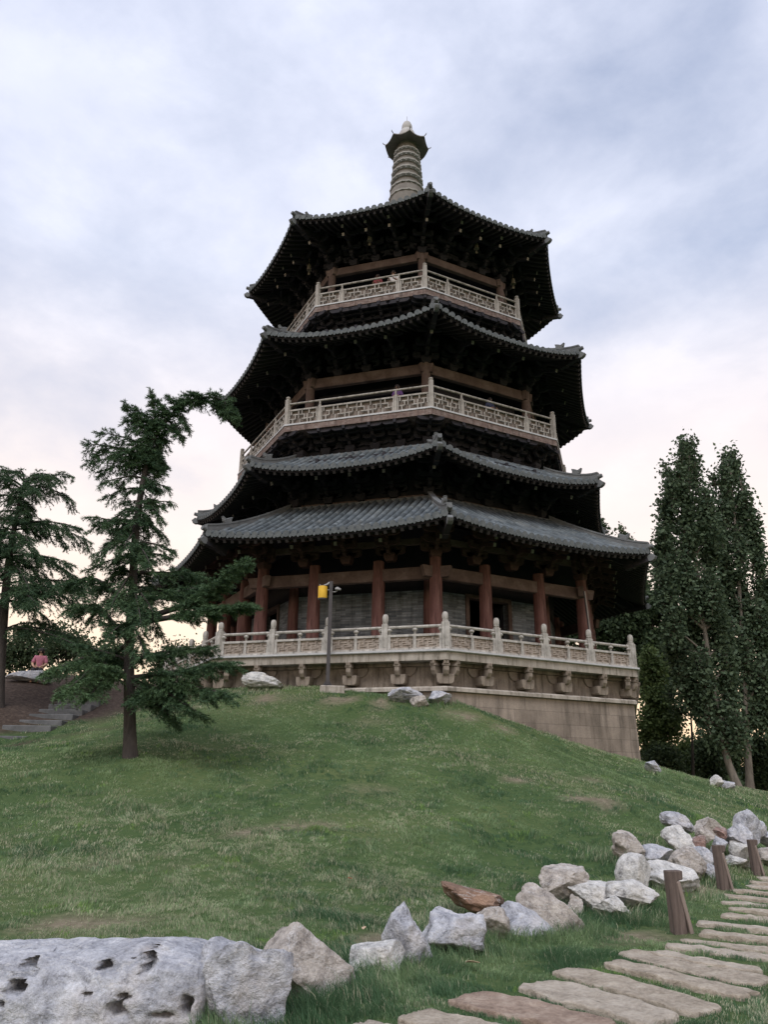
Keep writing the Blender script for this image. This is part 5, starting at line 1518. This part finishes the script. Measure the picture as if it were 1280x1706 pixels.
# middle and upper limbs
for y0, tx, ty, dY, sp in [(930, 150, 948, -.3, .42), (940, 172, 985, .5, .45), (925, 282, 928, .3, .4), (905, 288, 918, -.2, .35), (880, 150, 862, .2, .34), (895, 160, 925, -.6, .42), (870, 272, 890, .6, .38),
                           (865, 156, 880, .3, .36), (845, 284, 836, .1, .34), (850, 176, 872, -.5, .36), (835, 268, 862, -.4, .36), (820, 178, 828, .3, .34), (815, 280, 812, .2, .3), (800, 170, 806, -.3, .34),
                           (790, 276, 778, .3, .3), (785, 166, 785, .1, .36), (770, 146, 772, -.1, .40), (760, 144, 740, .1, .42), (765, 156, 756, .4, .36), (750, 170, 722, -.1, .42), (755, 184, 760, -.4, .36), (745, 274, 770, .2, .3),
                           (735, 208, 684, 0, .4), (725, 222, 712, -.3, .34), (730, 268, 748, .1, .3), (720, 212, 700, .3, .36), (900, 250, 940, -.7, .4), (960, 185, 1010, -.7, .45), (970, 255, 1020, -.7, .45), (990, 150, 1030, .4, .45),
                           (1000, 268, 1050, .5, .45), (1040, 180, 1060, -.8, .45), (945, 205, 1000, .9, .4), (915, 240, 960, .8, .4), (880, 205, 915, -.8, .36), (860, 240, 900, .8, .36), (980, 235, 1040, -1.0, .45), (1050, 240, 1090, -1.1, .45)]:
    limb(y0, (tx, ty), dY, .026, sag=.10, dens=.95, spread=sp * .8, tn=.38, droop=.38)
# the hooked leader: twigs sweep up-left along it and hang below
for i in range(20, 40):
    p = tr[i]; d = (tr[min(40, i + 1)] - tr[i - 1]).normalized()
    for q_ in range(4 if i < 30 else 2):
        e = p + Vector((C.r.uniform(-.34, .12), C.r.uniform(-.3, .3), C.r.uniform(-.26, .14))) * (1.0 if i < 30 else .72) + d * C.r.uniform(-.05, .25)
        C.branch([p, p.lerp(e, .5) + Vector((0, 0, .04)), e], .012, dens=1.6, spread=.22, droop=.25, tn=.4, start=.0)
for a, b in [((262, 712), (251, 655)), ((285, 694), (262, 668)), ((305, 680), (283, 662)), ((340, 664), (318, 655)), ((270, 706), (212, 676)), ((268, 715), (222, 692)), ((290, 700), (300, 730)), ((300, 690), (312, 712)), ((375, 672), (393, 692))]:
    A, B = px3(*a, YC), px3(*b, YC - .1)
    C.branch([A, A.lerp(B, .5), B], .016, dens=1.8, spread=.28, droop=.2, tn=.42, start=.05)
for i in range(8, 26):   # short inner twigs close to the trunk
    for q_ in range(3):
        p = tr[i]; a = C.r.uniform(0, 2 * PI); L_ = C.r.uniform(.3, .8) * (1.1 - i / 40)
        e = p + Vector((math.cos(a) * L_, math.sin(a) * L_, C.r.uniform(-.25, .1)))
        C.branch([p, p.lerp(e, .5) + Vector((0, 0, .05)), e], .012, dens=1.1, spread=.3, droop=.3, tn=.2)
def finish_cedar(C, root, tm, rng):
    o = tm.build('trunk', M['bark'], None, smooth=60)
    o.parent = root; o.matrix_parent_inverse = Matrix.Translation(-root.location)
    o = C.wood.build('limbs', M['bark'], None, smooth=60)
    o.parent = root; o.matrix_parent_inverse = Matrix.Translation(-root.location)
    V, T, K = needles(C.sp, C.rng)
    o = np_mesh('crown', V, T, M['needle'], None, K)
    o.parent = root; o.matrix_parent_inverse = Matrix.Translation(-root.location)
finish_cedar(C, ced, tm, None)

# --- left cedar
YL = 24.0
lb0 = at_y(-2, 1175, YL); lb0.z = gz(lb0.x, YL)
ced2 = thing('cedar_tree', 'spreading flat-topped cedar cut by the left frame edge', 'tree', lb0)
C = Cedar(9)
tr = smooth_poly([Vector(lb0) - Vector((0, 0, .2)), px3(2, 1080, YL), px3(12, 960, YL), px3(22, 890, YL), px3(32, 840, YL), px3(40, 802, YL)], 40)
tm = MB(); tm.tube(tr, [.17 * (1 - .9 * i / 40) + .05 * math.exp(-i) + .012 for i in range(41)], 10)
YC_keep = YC; YC = YL
for y0, tx, ty, dY, sp, dn in [(812, 116, 792, 0, .45, 1.5), (815, 122, 834, .4, .45, 1.5), (820, -60, 790, 0, .5, 1.5), (810, 100, 800, -.8, .45, 1.3), (815, -30, 800, -.8, .5, 1.3), (808, 75, 790, .5, .4, 1.3), (825, 60, 815, -1.2, .45, 1.4), (835, -50, 830, .6, .45, 1.2), (806, 30, 786, -.3, .4, 1.4), (806, -10, 784, .3, .4, 1.4),
                               (870, 148, 902, 0, .55, 1.35), (880, 132, 880, -.8, .5, 1.2), (875, -70, 880, .3, .5, 1.2), (885, 110, 905, .9, .5, 1.2), (890, 60, 920, -1.3, .5, 1.2), (895, -40, 915, -1.1, .5, 1.2),
                               (925, 128, 962, .2, .55, 1.3), (930, 118, 940, -.9, .5, 1.2), (940, 80, 965, 1.1, .5, 1.1), (930, -60, 960, .2, .5, 1.1), (945, 50, 985, -1.4, .5, 1.2),
                               (975, 165, 978, -.5, .65, 1.7), (985, 140, 985, -1.2, .65, 1.7), (985, 120, 1000, .5, .6, 1.5), (990, 60, 1005, -1.8, .6, 1.6), (980, -60, 1000, -.6, .6, 1.3), (1000, 90, 1040, .9, .5, 1.2),
                               (1050, 125, 1062, .3, .45, 1.6), (1060, 126, 1074, -1.0, .25, 1.3), (1055, 95, 1045, 1.0, .5, 1.3), (1060, -50, 1085, .2, .6, 1.1)]:
    limb(y0, (tx, ty), dY, .03, sag=.18, dens=dn * .72, spread=sp, tn=.30, droop=.32)
for i in range(13, 38):
    for q_ in range(2):
        p = tr[i]; a = C.r.uniform(0, 2 * PI); L_ = C.r.uniform(.5, 1.5) * (1.15 - i / 44)
        e = p + Vector((math.cos(a) * L_, math.sin(a) * L_, C.r.uniform(-.3, .1)))
        C.branch([p, p.lerp(e, .5) + Vector((0, 0, .1)), e], .016, dens=.9, spread=.4, droop=.3, tn=.2)
YC = YC_keep
finish_cedar(C, ced2, tm, None)

# --- broad-leaved trees: limbs to every clump, leaves in clusters on twigs
def leaves(cl, rng, size, tint, up=.2):
    """cl: (n,3) leaf points; one small kite-shaped leaf each"""
    n = len(cl)
    d = rng.normal(0, 1, (n, 3)); d[:, 2] -= .35; d /= np.linalg.norm(d, axis=1)[:, None]
    s = np.cross(d, rng.normal(0, 1, (n, 3))); s /= np.linalg.norm(s, axis=1)[:, None] + 1e-6
    L = size * (.65 + .7 * rng.random(n))[:, None]
    a = cl; b = cl + d * L * .45 + s * L * .36; c = cl + d * L; e = cl + d * L * .45 - s * L * .36
    V = np.stack([a, b, c, e], 1).reshape(-1, 3)
    i = np.arange(n)[:, None] * 4
    T = np.concatenate([i + np.array([[0, 1, 2]]), i + np.array([[0, 2, 3]])])
    k = np.clip(rng.normal(.45, .28, n), 0, 1)[:, None]
    col = np.array(tint[0]) * (1 - k) + np.array(tint[1]) * k
    return V, T, np.repeat(col, 4, 0)
GREEN = ((.034, .056, .032), (.090, .128, .060))
def broadleaf(name, label, base, trunk, blobs, size=.16, n=9000, tint=GREEN, r0=.2, bark='palebark', group=None, seed=1, clump=.45, per=14, twigs=True, cat='tree', vert=.0):
    """trunk: 3D points; blobs: (centre, rx, rz) with ry = rx"""
    rng = np.random.default_rng(seed); rr = random.Random(seed)
    root = thing(name, label, cat, base, 0, group)
    inv = Matrix.Translation(-Vector(base))
    wm = MB(); tp = smooth_poly([Vector(p) for p in trunk], 16)
    wm.tube(tp, [r0 * (1 - .85 * i / 16) + r0 * .5 * math.exp(-i * 1.2) + .01 for i in range(17)], 9)
    o = wm.build('trunk', M[bark], None, smooth=60); o.parent = root; o.matrix_parent_inverse = inv
    wt = sum(b[1] * b[1] * b[2] for b in blobs) ** 1.0
    pts = []; lm = MB(); cents = []
    for c, rx, rz in blobs:
        c = Vector(c); m = max(60, int(n * (rx * rx * rz) / wt)); k = max(4, m // per)
        u = rng.normal(0, 1, (k, 3)); u /= np.linalg.norm(u, axis=1)[:, None]
        rad = rng.random(k) ** .5
        cc = np.array(c) + u * rad[:, None] * np.array([rx, rx, rz])
        cents.append(cc)
        l = rng.normal(0, 1, (k, per, 3)) * clump * np.array([.5, .5, .5 + vert])
        pts.append((cc[:, None, :] + l).reshape(-1, 3))
        z_ok = [p for p in tp if p.z < c.z - rz * .2] or [tp[0]]
        a = z_ok[-1]
        mid = a.lerp(c, .55) + Vector((rr.uniform(-.1, .1), rr.uniform(-.1, .1), .1)) * rx
        lm.tube(smooth_poly([a, mid, c, c + Vector((0, 0, rz * .7))], 8), [r0 * .42 * (1 - .85 * i / 8) + .008 for i in range(9)], 6)
        if twigs:
            for i in range(0, k, max(1, k // 40)):
                e = Vector(cc[i]); q_ = Vector(c) + Vector((0, 0, -rz * .3)) + (e - Vector(c)) * .25
                lm.tube([q_, q_.lerp(e, .6) + Vector((0, 0, .05)), e], [.022, .014, .005], 4, caps=False)
    o = lm.build('limbs', M[bark], None, smooth=60); o.parent = root; o.matrix_parent_inverse = inv
    V, T, K = leaves(np.concatenate(pts), rng, size, tint)
    o = np_mesh('crown', V, T, M['leaf'], None, K); o.parent = root; o.matrix_parent_inverse = inv
    return root
def bl(px_, py_, rx, ry, Y):
    c = at_y(px_, py_, Y); k = (at_y(px_ + 1, py_, Y) - c).length
    kz = abs(at_y(px_, py_ - 1, Y).z - c.z)
    return (c, rx * k, ry * kz)
def ground_at(px_, py_, Y):
    p = at_y(px_, py_, Y); p.z = min(p.z, gz(p.x, Y)); return p

# poplars on the right shoulder of the hill
YP = 36.0
PTINT = ((.044, .072, .046), (.130, .180, .105))
def poplar(label, basepx, topx, axis, widths, seed, n, Y):
    b = ground_at(basepx[0], basepx[1], Y)
    tk = [b] + [at_y(x, y, Y) for x, y in axis]
    rng = random.Random(seed); blobs = []
    for (y, cx, hw) in widths:
        m = 3 if hw > 28 else 2
        if hw < 16: m = 1
        for i in range(m):
            off = (i - (m - 1) / 2) * hw * (1.0 if m > 1 else 0) * .95
            hw_ = hw * .84
            blobs.append(bl(cx + off * .84 + rng.uniform(-4, 4), y + rng.uniform(-14, 14), hw_ * (.42 if m > 1 else .8), (38 + rng.uniform(-6, 10)) if hw > 20 else 20, Y + rng.uniform(-.5, .5) * hw * .03))
    return broadleaf('poplar_tree', label, b, tk, blobs, size=.19, n=n, r0=.16, seed=seed, clump=.33, per=14, vert=.25, tint=PTINT, group=None)
poplar('tallest poplar right of the pagoda, with two leafy tips and pale leaning trunks', (1232, 1318), 0, [(1205, 1240), (1185, 1120), (1165, 980), (1152, 860), (1146, 735)],
       [(744, 1147, 18), (770, 1148, 25), (800, 1142, 28), (775, 1114, 10), (800, 1117, 15), (830, 1144, 36), (870, 1146, 40), (905, 1143, 46), (940, 1140, 48), (975, 1145, 46), (1010, 1152, 46), (1045, 1158, 46), (1080, 1165, 46), (1115, 1172, 44), (1150, 1180, 42), (1180, 1192, 34), (1205, 1205, 30), (1225, 1212, 24), (900, 1106, 14), (930, 1104, 14), (985, 1110, 12)], 61, 36000, YP)
poplar('second poplar, just right of the tallest one, with a narrower crown', (1250, 1320), 0, [(1246, 1240), (1240, 1120), (1232, 980), (1224, 860), (1214, 770)],
       [(778, 1215, 15), (800, 1219, 22), (830, 1226, 26), (815, 1192, 12), (840, 1194, 18), (865, 1228, 30), (900, 1232, 33), (940, 1236, 34), (980, 1238, 35), (1020, 1240, 36), (1060, 1242, 36), (1100, 1244, 36), (1140, 1246, 34), (1175, 1248, 32), (1205, 1250, 28)], 62, 25000, YP + 1.5)
b = ground_at(1290, 1322, 38)
broadleaf('poplar_tree', 'poplar crown cut by the right frame edge', b, [b, at_y(1292, 1200, 38), at_y(1296, 960, 38)],
          [bl(1288, 990, 16, 34, 38), bl(1285, 1050, 22, 40, 38), bl(1285, 1110, 22, 42, 38), bl(1280, 1170, 26, 40, 38), bl(1310, 1060, 26, 50, 38), bl(1310, 1150, 26, 50, 38)], size=.20, n=13000, r0=.2, seed=63, clump=.45)
# trees behind the pagoda, right
YB = 56.0
GB = 'trees beyond the pagoda'
LITE = ((.060, .095, .038), (.15, .20, .075))
b = ground_at(1010, 1270, YB); broadleaf('poplar_tree', 'slender poplar tip showing just above the right end of the lowest eave', b, [b, at_y(1006, 1050, YB), at_y(1002, 870, YB)],
    [bl(1000, 868, 7, 16, YB), bl(1003, 890, 13, 22, YB), bl(1006, 925, 16, 28, YB), bl(1010, 970, 22, 34, YB), bl(1012, 1020, 26, 36, YB), bl(1012, 1080, 28, 40, YB)], size=.26, n=7000, r0=.25, seed=71, clump=.4, group=GB)
b = ground_at(1050, 1280, YB + 3); broadleaf('poplar_tree', 'second thin poplar tip between the lowest eave end and the tall poplars', b, [b, at_y(1048, 1080, YB + 3), at_y(1042, 890, YB + 3)],
    [bl(1040, 888, 8, 16, YB + 3), bl(1046, 915, 12, 24, YB + 3), bl(1052, 960, 16, 30, YB + 3), bl(1060, 1000, 22, 36, YB + 3), bl(1066, 960, 14, 40, YB + 3), bl(1075, 1010, 16, 34, YB + 3)], size=.26, n=5500, r0=.22, seed=72, clump=.4, group=GB)
b = ground_at(1085, 1275, 50); broadleaf('leafy_tree', 'broad dark tree between the terrace corner and the tall poplars', b, [b, at_y(1090, 1180, 50), at_y(1085, 1080, 50)],
    [bl(1050, 1030, 34, 30, 50), bl(1090, 1010, 30, 26, 50), bl(1075, 1080, 38, 34, 50), bl(1120, 1060, 28, 36, 50), bl(1110, 1120, 34, 30, 50), bl(1020, 1050, 30, 26, 50), bl(1078, 1135, 24, 26, 50), bl(985, 1040, 24, 24, 50), bl(945, 1055, 26, 24, 50), bl(905, 1050, 26, 24, 50)], size=.26, n=24000, r0=.2, seed=73, clump=.5, group=GB)
b = ground_at(1092, 1282, 44); broadleaf('leafy_tree', 'light green young tree right behind the terrace wall end', b, [b, at_y(1095, 1190, 44), at_y(1095, 1110, 44)],
    [bl(1088, 1110, 18, 34, 44), bl(1095, 1160, 22, 30, 44), bl(1085, 1210, 22, 34, 44), bl(1112, 1200, 24, 36, 44), bl(1095, 1255, 26, 26, 44)], size=.2, n=12000, tint=LITE, r0=.09, seed=74, clump=.4, group=GB)
b = ground_at(1152, 1296, 42); broadleaf('leafy_tree', 'thin bare-stemmed young tree with forked trunk in front of the light gap', b, [b, at_y(1154, 1240, 42), at_y(1150, 1165, 42)],
    [bl(1135, 1180, 18, 16, 42), bl(1165, 1165, 16, 16, 42), bl(1120, 1155, 14, 14, 42)], size=.16, n=1100, r0=.09, seed=75, clump=.4, group=GB, bark='bark')
for i, (x, y, rx, ry, Y, tn, lb) in enumerate([(1105, 1268, 30, 26, 43, GREEN, 'dark rounded shrub beside the small rock at the terrace wall end'), (1150, 1262, 26, 34, 47, LITE, 'light green shrub behind the thin forked tree'),
                                               (1182, 1258, 22, 40, 45, GREEN, 'dark upright shrub left of the poplar trunks'), (1274, 1268, 24, 46, 41, GREEN, 'dark shrub right of the poplar trunks'), (1208, 1240, 26, 46, 49, GREEN, 'deep green shrub seen between the poplar trunks')]):
    b = ground_at(x, 1312, Y)
    broadleaf('shrub', lb, b, [b, at_y(x, y + ry * .5, Y), at_y(x, y, Y)], [bl(x, y, rx, ry, Y), bl(x + rx * .5, y + ry * .4, rx * .7, ry * .6, Y), bl(x - rx * .6, y + ry * .45, rx * .7, ry * .6, Y)], size=.17, n=9000, tint=tn, r0=.06, seed=81 + i, clump=.35, group='shrubs below the poplars', cat='shrub', bark='bark')
# trees beyond the bank on the left, against the bright sky
for i, (x, y, rx, ry, Y, lb) in enumerate([(35, 1085, 36, 34, 52, 'thin-leaved tree low on the horizon at the left edge behind the person in pink'), (110, 1072, 36, 34, 55, 'thin-leaved tree low on the horizon between the two cedars'), (175, 1095, 40, 26, 50, 'low bushy tree behind the main cedar\'s left limbs'), (300, 1095, 40, 26, 58, 'low bushy tree between the main cedar and the terrace corner')]):
    b = ground_at(x, 1150, Y)
    broadleaf('leafy_tree', lb, b, [b, at_y(x, y + 30, Y), at_y(x, y, Y)], [bl(x, y, rx, ry, Y), bl(x - rx * .6, y + 14, rx * .7, ry * .7, Y), bl(x + rx * .6, y + 10, rx * .7, ry * .7, Y)], size=.2, n=4200, r0=.14, seed=91 + i, clump=.6, group='trees beyond the left bank', bark='bark')
# far wood along the horizon: one mass nobody could count
rng = np.random.default_rng(4)
ang = rng.uniform(-.75, .75, 2600); rad_ = rng.uniform(110, 190, 2600)
cx, cy = np.sin(ang) * rad_, np.cos(ang) * rad_
hgt = 1.0 + 2.6 * fbm(ang * 30, ang * 0 + 3, .35, 5) + .8 * rng.random(2600)
pt = np.stack([np.repeat(cx, 16), np.repeat(cy, 16), np.zeros(2600 * 16)], 1)
pt[:, 2] = np.repeat(hgt, 16) * rng.random(2600 * 16) ** .7
pt[:, :2] += rng.normal(0, 1.3, (2600 * 16, 2))
V, T, K = leaves(pt, rng, 1.0, GREEN)
tag(np_mesh('far_wood', V, T, M['leaf'], None, K), kind='stuff')

# ------------------------------------------------------------------ grass
rng = np.random.default_rng(21)
rocks = [(o.location.x, o.location.y, max(o.dimensions.x, o.dimensions.y) * .5) for o in bpy.data.objects if o.name.startswith('boulder')]
def grass_points(n, dmin, dmax, amax):
    az = rng.uniform(-amax, amax, n); d = np.exp(rng.uniform(math.log(dmin), math.log(dmax), n))
    return np.sin(az) * d, np.cos(az) * d, d
X1, Y1, D1 = grass_points(1500000, 4.3, 40, .66)
cl = fbm(X1, Y1, 3.2, 11, 3); cl2 = fbm(X1, Y1, .55, 12, 4); cl3 = fbm(X1, Y1, 9.0, 15, 2)
keep = rng.random(len(X1)) < np.clip((cl - .22) * 2.0 + (cl3 - .5) * 3.2 + .12, .05, 1)
ba_ = bare_amount(X1, Y1)
keep &= rng.random(len(X1)) > ba_ * 1.05
# nothing inside the terrace, on the steps or on the paving
dx, dy = X1 - PAG.x, Y1 - PAG.y
a_ = np.arctan2(dx, -dy) - TH; k_ = (a_ / (PI / 4)) % 1.0
keep &= np.hypot(dx, dy) * np.cos((k_ - .5) * PI / 4) > 10.83 * C225 + .02
for (ax_, ay_, ddx, ddy, L, wd) in pav_pts:
    u = (X1 - ax_) * ddx + (Y1 - ay_) * ddy; v = -(X1 - ax_) * ddy + (Y1 - ay_) * ddx
    ins = (u > .02) & (u < L - .02) & (np.abs(v) < wd * .5 - .01)
    keep &= ~ins
for c in st.children:
    co_ = np.array([tuple(c.matrix_basis @ v.co + base0) for v in c.data.vertices]); lo, hi = co_.min(0), co_.max(0)
    keep &= ~((X1 > lo[0]) & (X1 < hi[0]) & (Y1 > lo[1]) & (Y1 < hi[1]))
keep &= ~((X1 < slo.location.x + sl_w * .46) & (Y1 < 6.3))
lpx, lpy = lamp.location.x, lamp.location.y
keep &= ~((np.abs(X1 - lpx - .16) < .42) & (np.abs(Y1 - lpy) < .22))
X1, Y1, D1, cl, cl2, cl3, ba_ = (q_[keep] for q_ in (X1, Y1, D1, cl, cl2, cl3, ba_))
n = len(X1)
Z1 = ground_z(X1, Y1)
lump = fbm(X1, Y1, 1.7, 31, 3)
hgt = .016 + .060 * np.clip((lump - .36) * 2.6, 0, 1) * np.clip((cl - .25) * 2.2, .15, 1) * np.clip(.35 + (cl3 - .3) * 2.2, .3, 1.5) * (.5 + rng.random(n)) + .015 * rng.random(n)
hgt *= 1 - .6 * np.clip(ba_ * 2, 0, 1)
near_rock = np.zeros(n)
for (rx_, ry_, rr_) in rocks:
    q_ = np.hypot(X1 - rx_, Y1 - ry_) / (rr_ + .22)
    near_rock = np.maximum(near_rock, np.clip(1.35 - q_, 0, .5) * 2)
hgt += near_rock * .13 * rng.random(n) ** 2
for (ax_, ay_, ddx, ddy, L, wd) in pav_pts:
    u = (X1 - ax_) * ddx + (Y1 - ay_) * ddy; v = -(X1 - ax_) * ddy + (Y1 - ay_) * ddx
    hgt[(u > -.1) & (u < L + .1) & (np.abs(v) < wd * .5 + .16)] *= .62
tall = rng.random(n) < .010
hgt[tall] *= 1.7
on_path = np.zeros(n, bool)
wdt = np.maximum(.0042, D1 * .00052) * (.7 + .6 * rng.random(n))
th = rng.uniform(0, 2 * PI, n); lean = hgt * rng.uniform(.15, 1.0, n)
la = rng.uniform(0, 2 * PI, n) * .55 + fbm(X1, Y1, 1.4, 14, 2) * 6
bx, by = np.cos(th) * wdt * .5, np.sin(th) * wdt * .5
P0 = np.stack([X1 - bx, Y1 - by, Z1 - .012], 1); P1 = np.stack([X1 + bx, Y1 + by, Z1 - .012], 1)
mx_, my_ = X1 + np.cos(la) * lean * .35, Y1 + np.sin(la) * lean * .35
P2 = np.stack([mx_ - bx * .8, my_ - by * .8, Z1 + hgt * .62], 1); P3 = np.stack([mx_ + bx * .8, my_ + by * .8, Z1 + hgt * .62], 1)
P4 = np.stack([X1 + np.cos(la) * lean, Y1 + np.sin(la) * lean, Z1 + hgt], 1)
V = np.stack([P0, P1, P2, P3, P4], 1).reshape(-1, 3)
i5 = np.arange(n)[:, None] * 5
T = np.concatenate([i5 + np.array([[0, 1, 3]]), i5 + np.array([[0, 3, 2]]), i5 + np.array([[2, 3, 4]])])
g_lo, g_hi, dry = np.array((.078, .155, .080)), np.array((.245, .345, .180)), np.array((.52, .52, .38))
k = np.clip(.48 + (cl2 - .5) * 2.4 + (cl - .5) * 1.3 - (lump - .5) * 1.6 + rng.normal(0, .20, n), 0, 1)[:, None]
colr = g_lo * (1 - k) + g_hi * k
dn = np.clip((fbm(X1, Y1, .42, 17, 4) - .44) * 3.0 + (cl3 - .5) * 1.0 + ba_ * 1.2 + .16 - (lump - .5) * 1.8, .06, .85)
isdry = rng.random(n) < dn * .56
colr[isdry] = dry * (.55 + .65 * rng.random(isdry.sum()))[:, None]
weed = (vnoise(X1, Y1, 2.3, 51) > .80) & (vnoise(X1, Y1, 7.0, 52) > .55) & (rng.random(n) < .6)
colr[weed] = np.array((.22, .36, .11)) * (.7 + .5 * rng.random(weed.sum()))[:, None]
K = np.repeat(colr, 5, 0)
tag(np_mesh('lawn_grass', V, T, M['blade'], None, K), kind='stuff')

# leaf litter on the lawn, single fallen leaves
def fallen(px_, py_, s, label, m):
    g_ = at_ground(px_, py_); mb = MB()
    prof = [(-1, 0), (-.45, .42), (.2, .5), (1, .0), (.25, -.45), (-.5, -.38)]
    vs = [(x * s, y * s, .02 + .25 * s * abs(y) + .1 * s * x) for x, y in prof] + [(0, 0, .02)]
    mb.add(vs + [(x, y, z - .003) for x, y, z in vs], [(i, (i + 1) % 6, 6) for i in range(6)] + [(7 + (i + 1) % 6, 7 + i, 13) for i in range(6)] + [(i, i + 7, (i + 1) % 6 + 7, (i + 1) % 6) for i in range(6)])
    o = mb.build('fallen_leaf', m); o.location = g_ + Vector((0, 0, .045)); o.rotation_euler = (.25, .2, px_ * .37)
    tag(o, label, 'leaf')
M['deadleaf'] = mat('dry_leaf', [(.3, (.38, .27, .19)), (.7, (.52, .40, .30))], scale=20)
M['redleaf'] = mat('red_leaf', [(.3, (.45, .10, .06)), (.7, (.58, .18, .10))], scale=20)
fallen(788, 1617, .075, 'pale brown fallen leaf on the grass below the wide white grey boulder', M['deadleaf'])
fallen(583, 1472, .055, 'small red fallen leaf on the open lawn', M['redleaf'])
fallen(607, 1557, .05, 'pinkish brown fallen leaf above the small rounded boulder', M['deadleaf'])
fallen(1158, 1503, .04, 'pale fallen leaf on the grass right behind the nearest wooden post', M['deadleaf'])
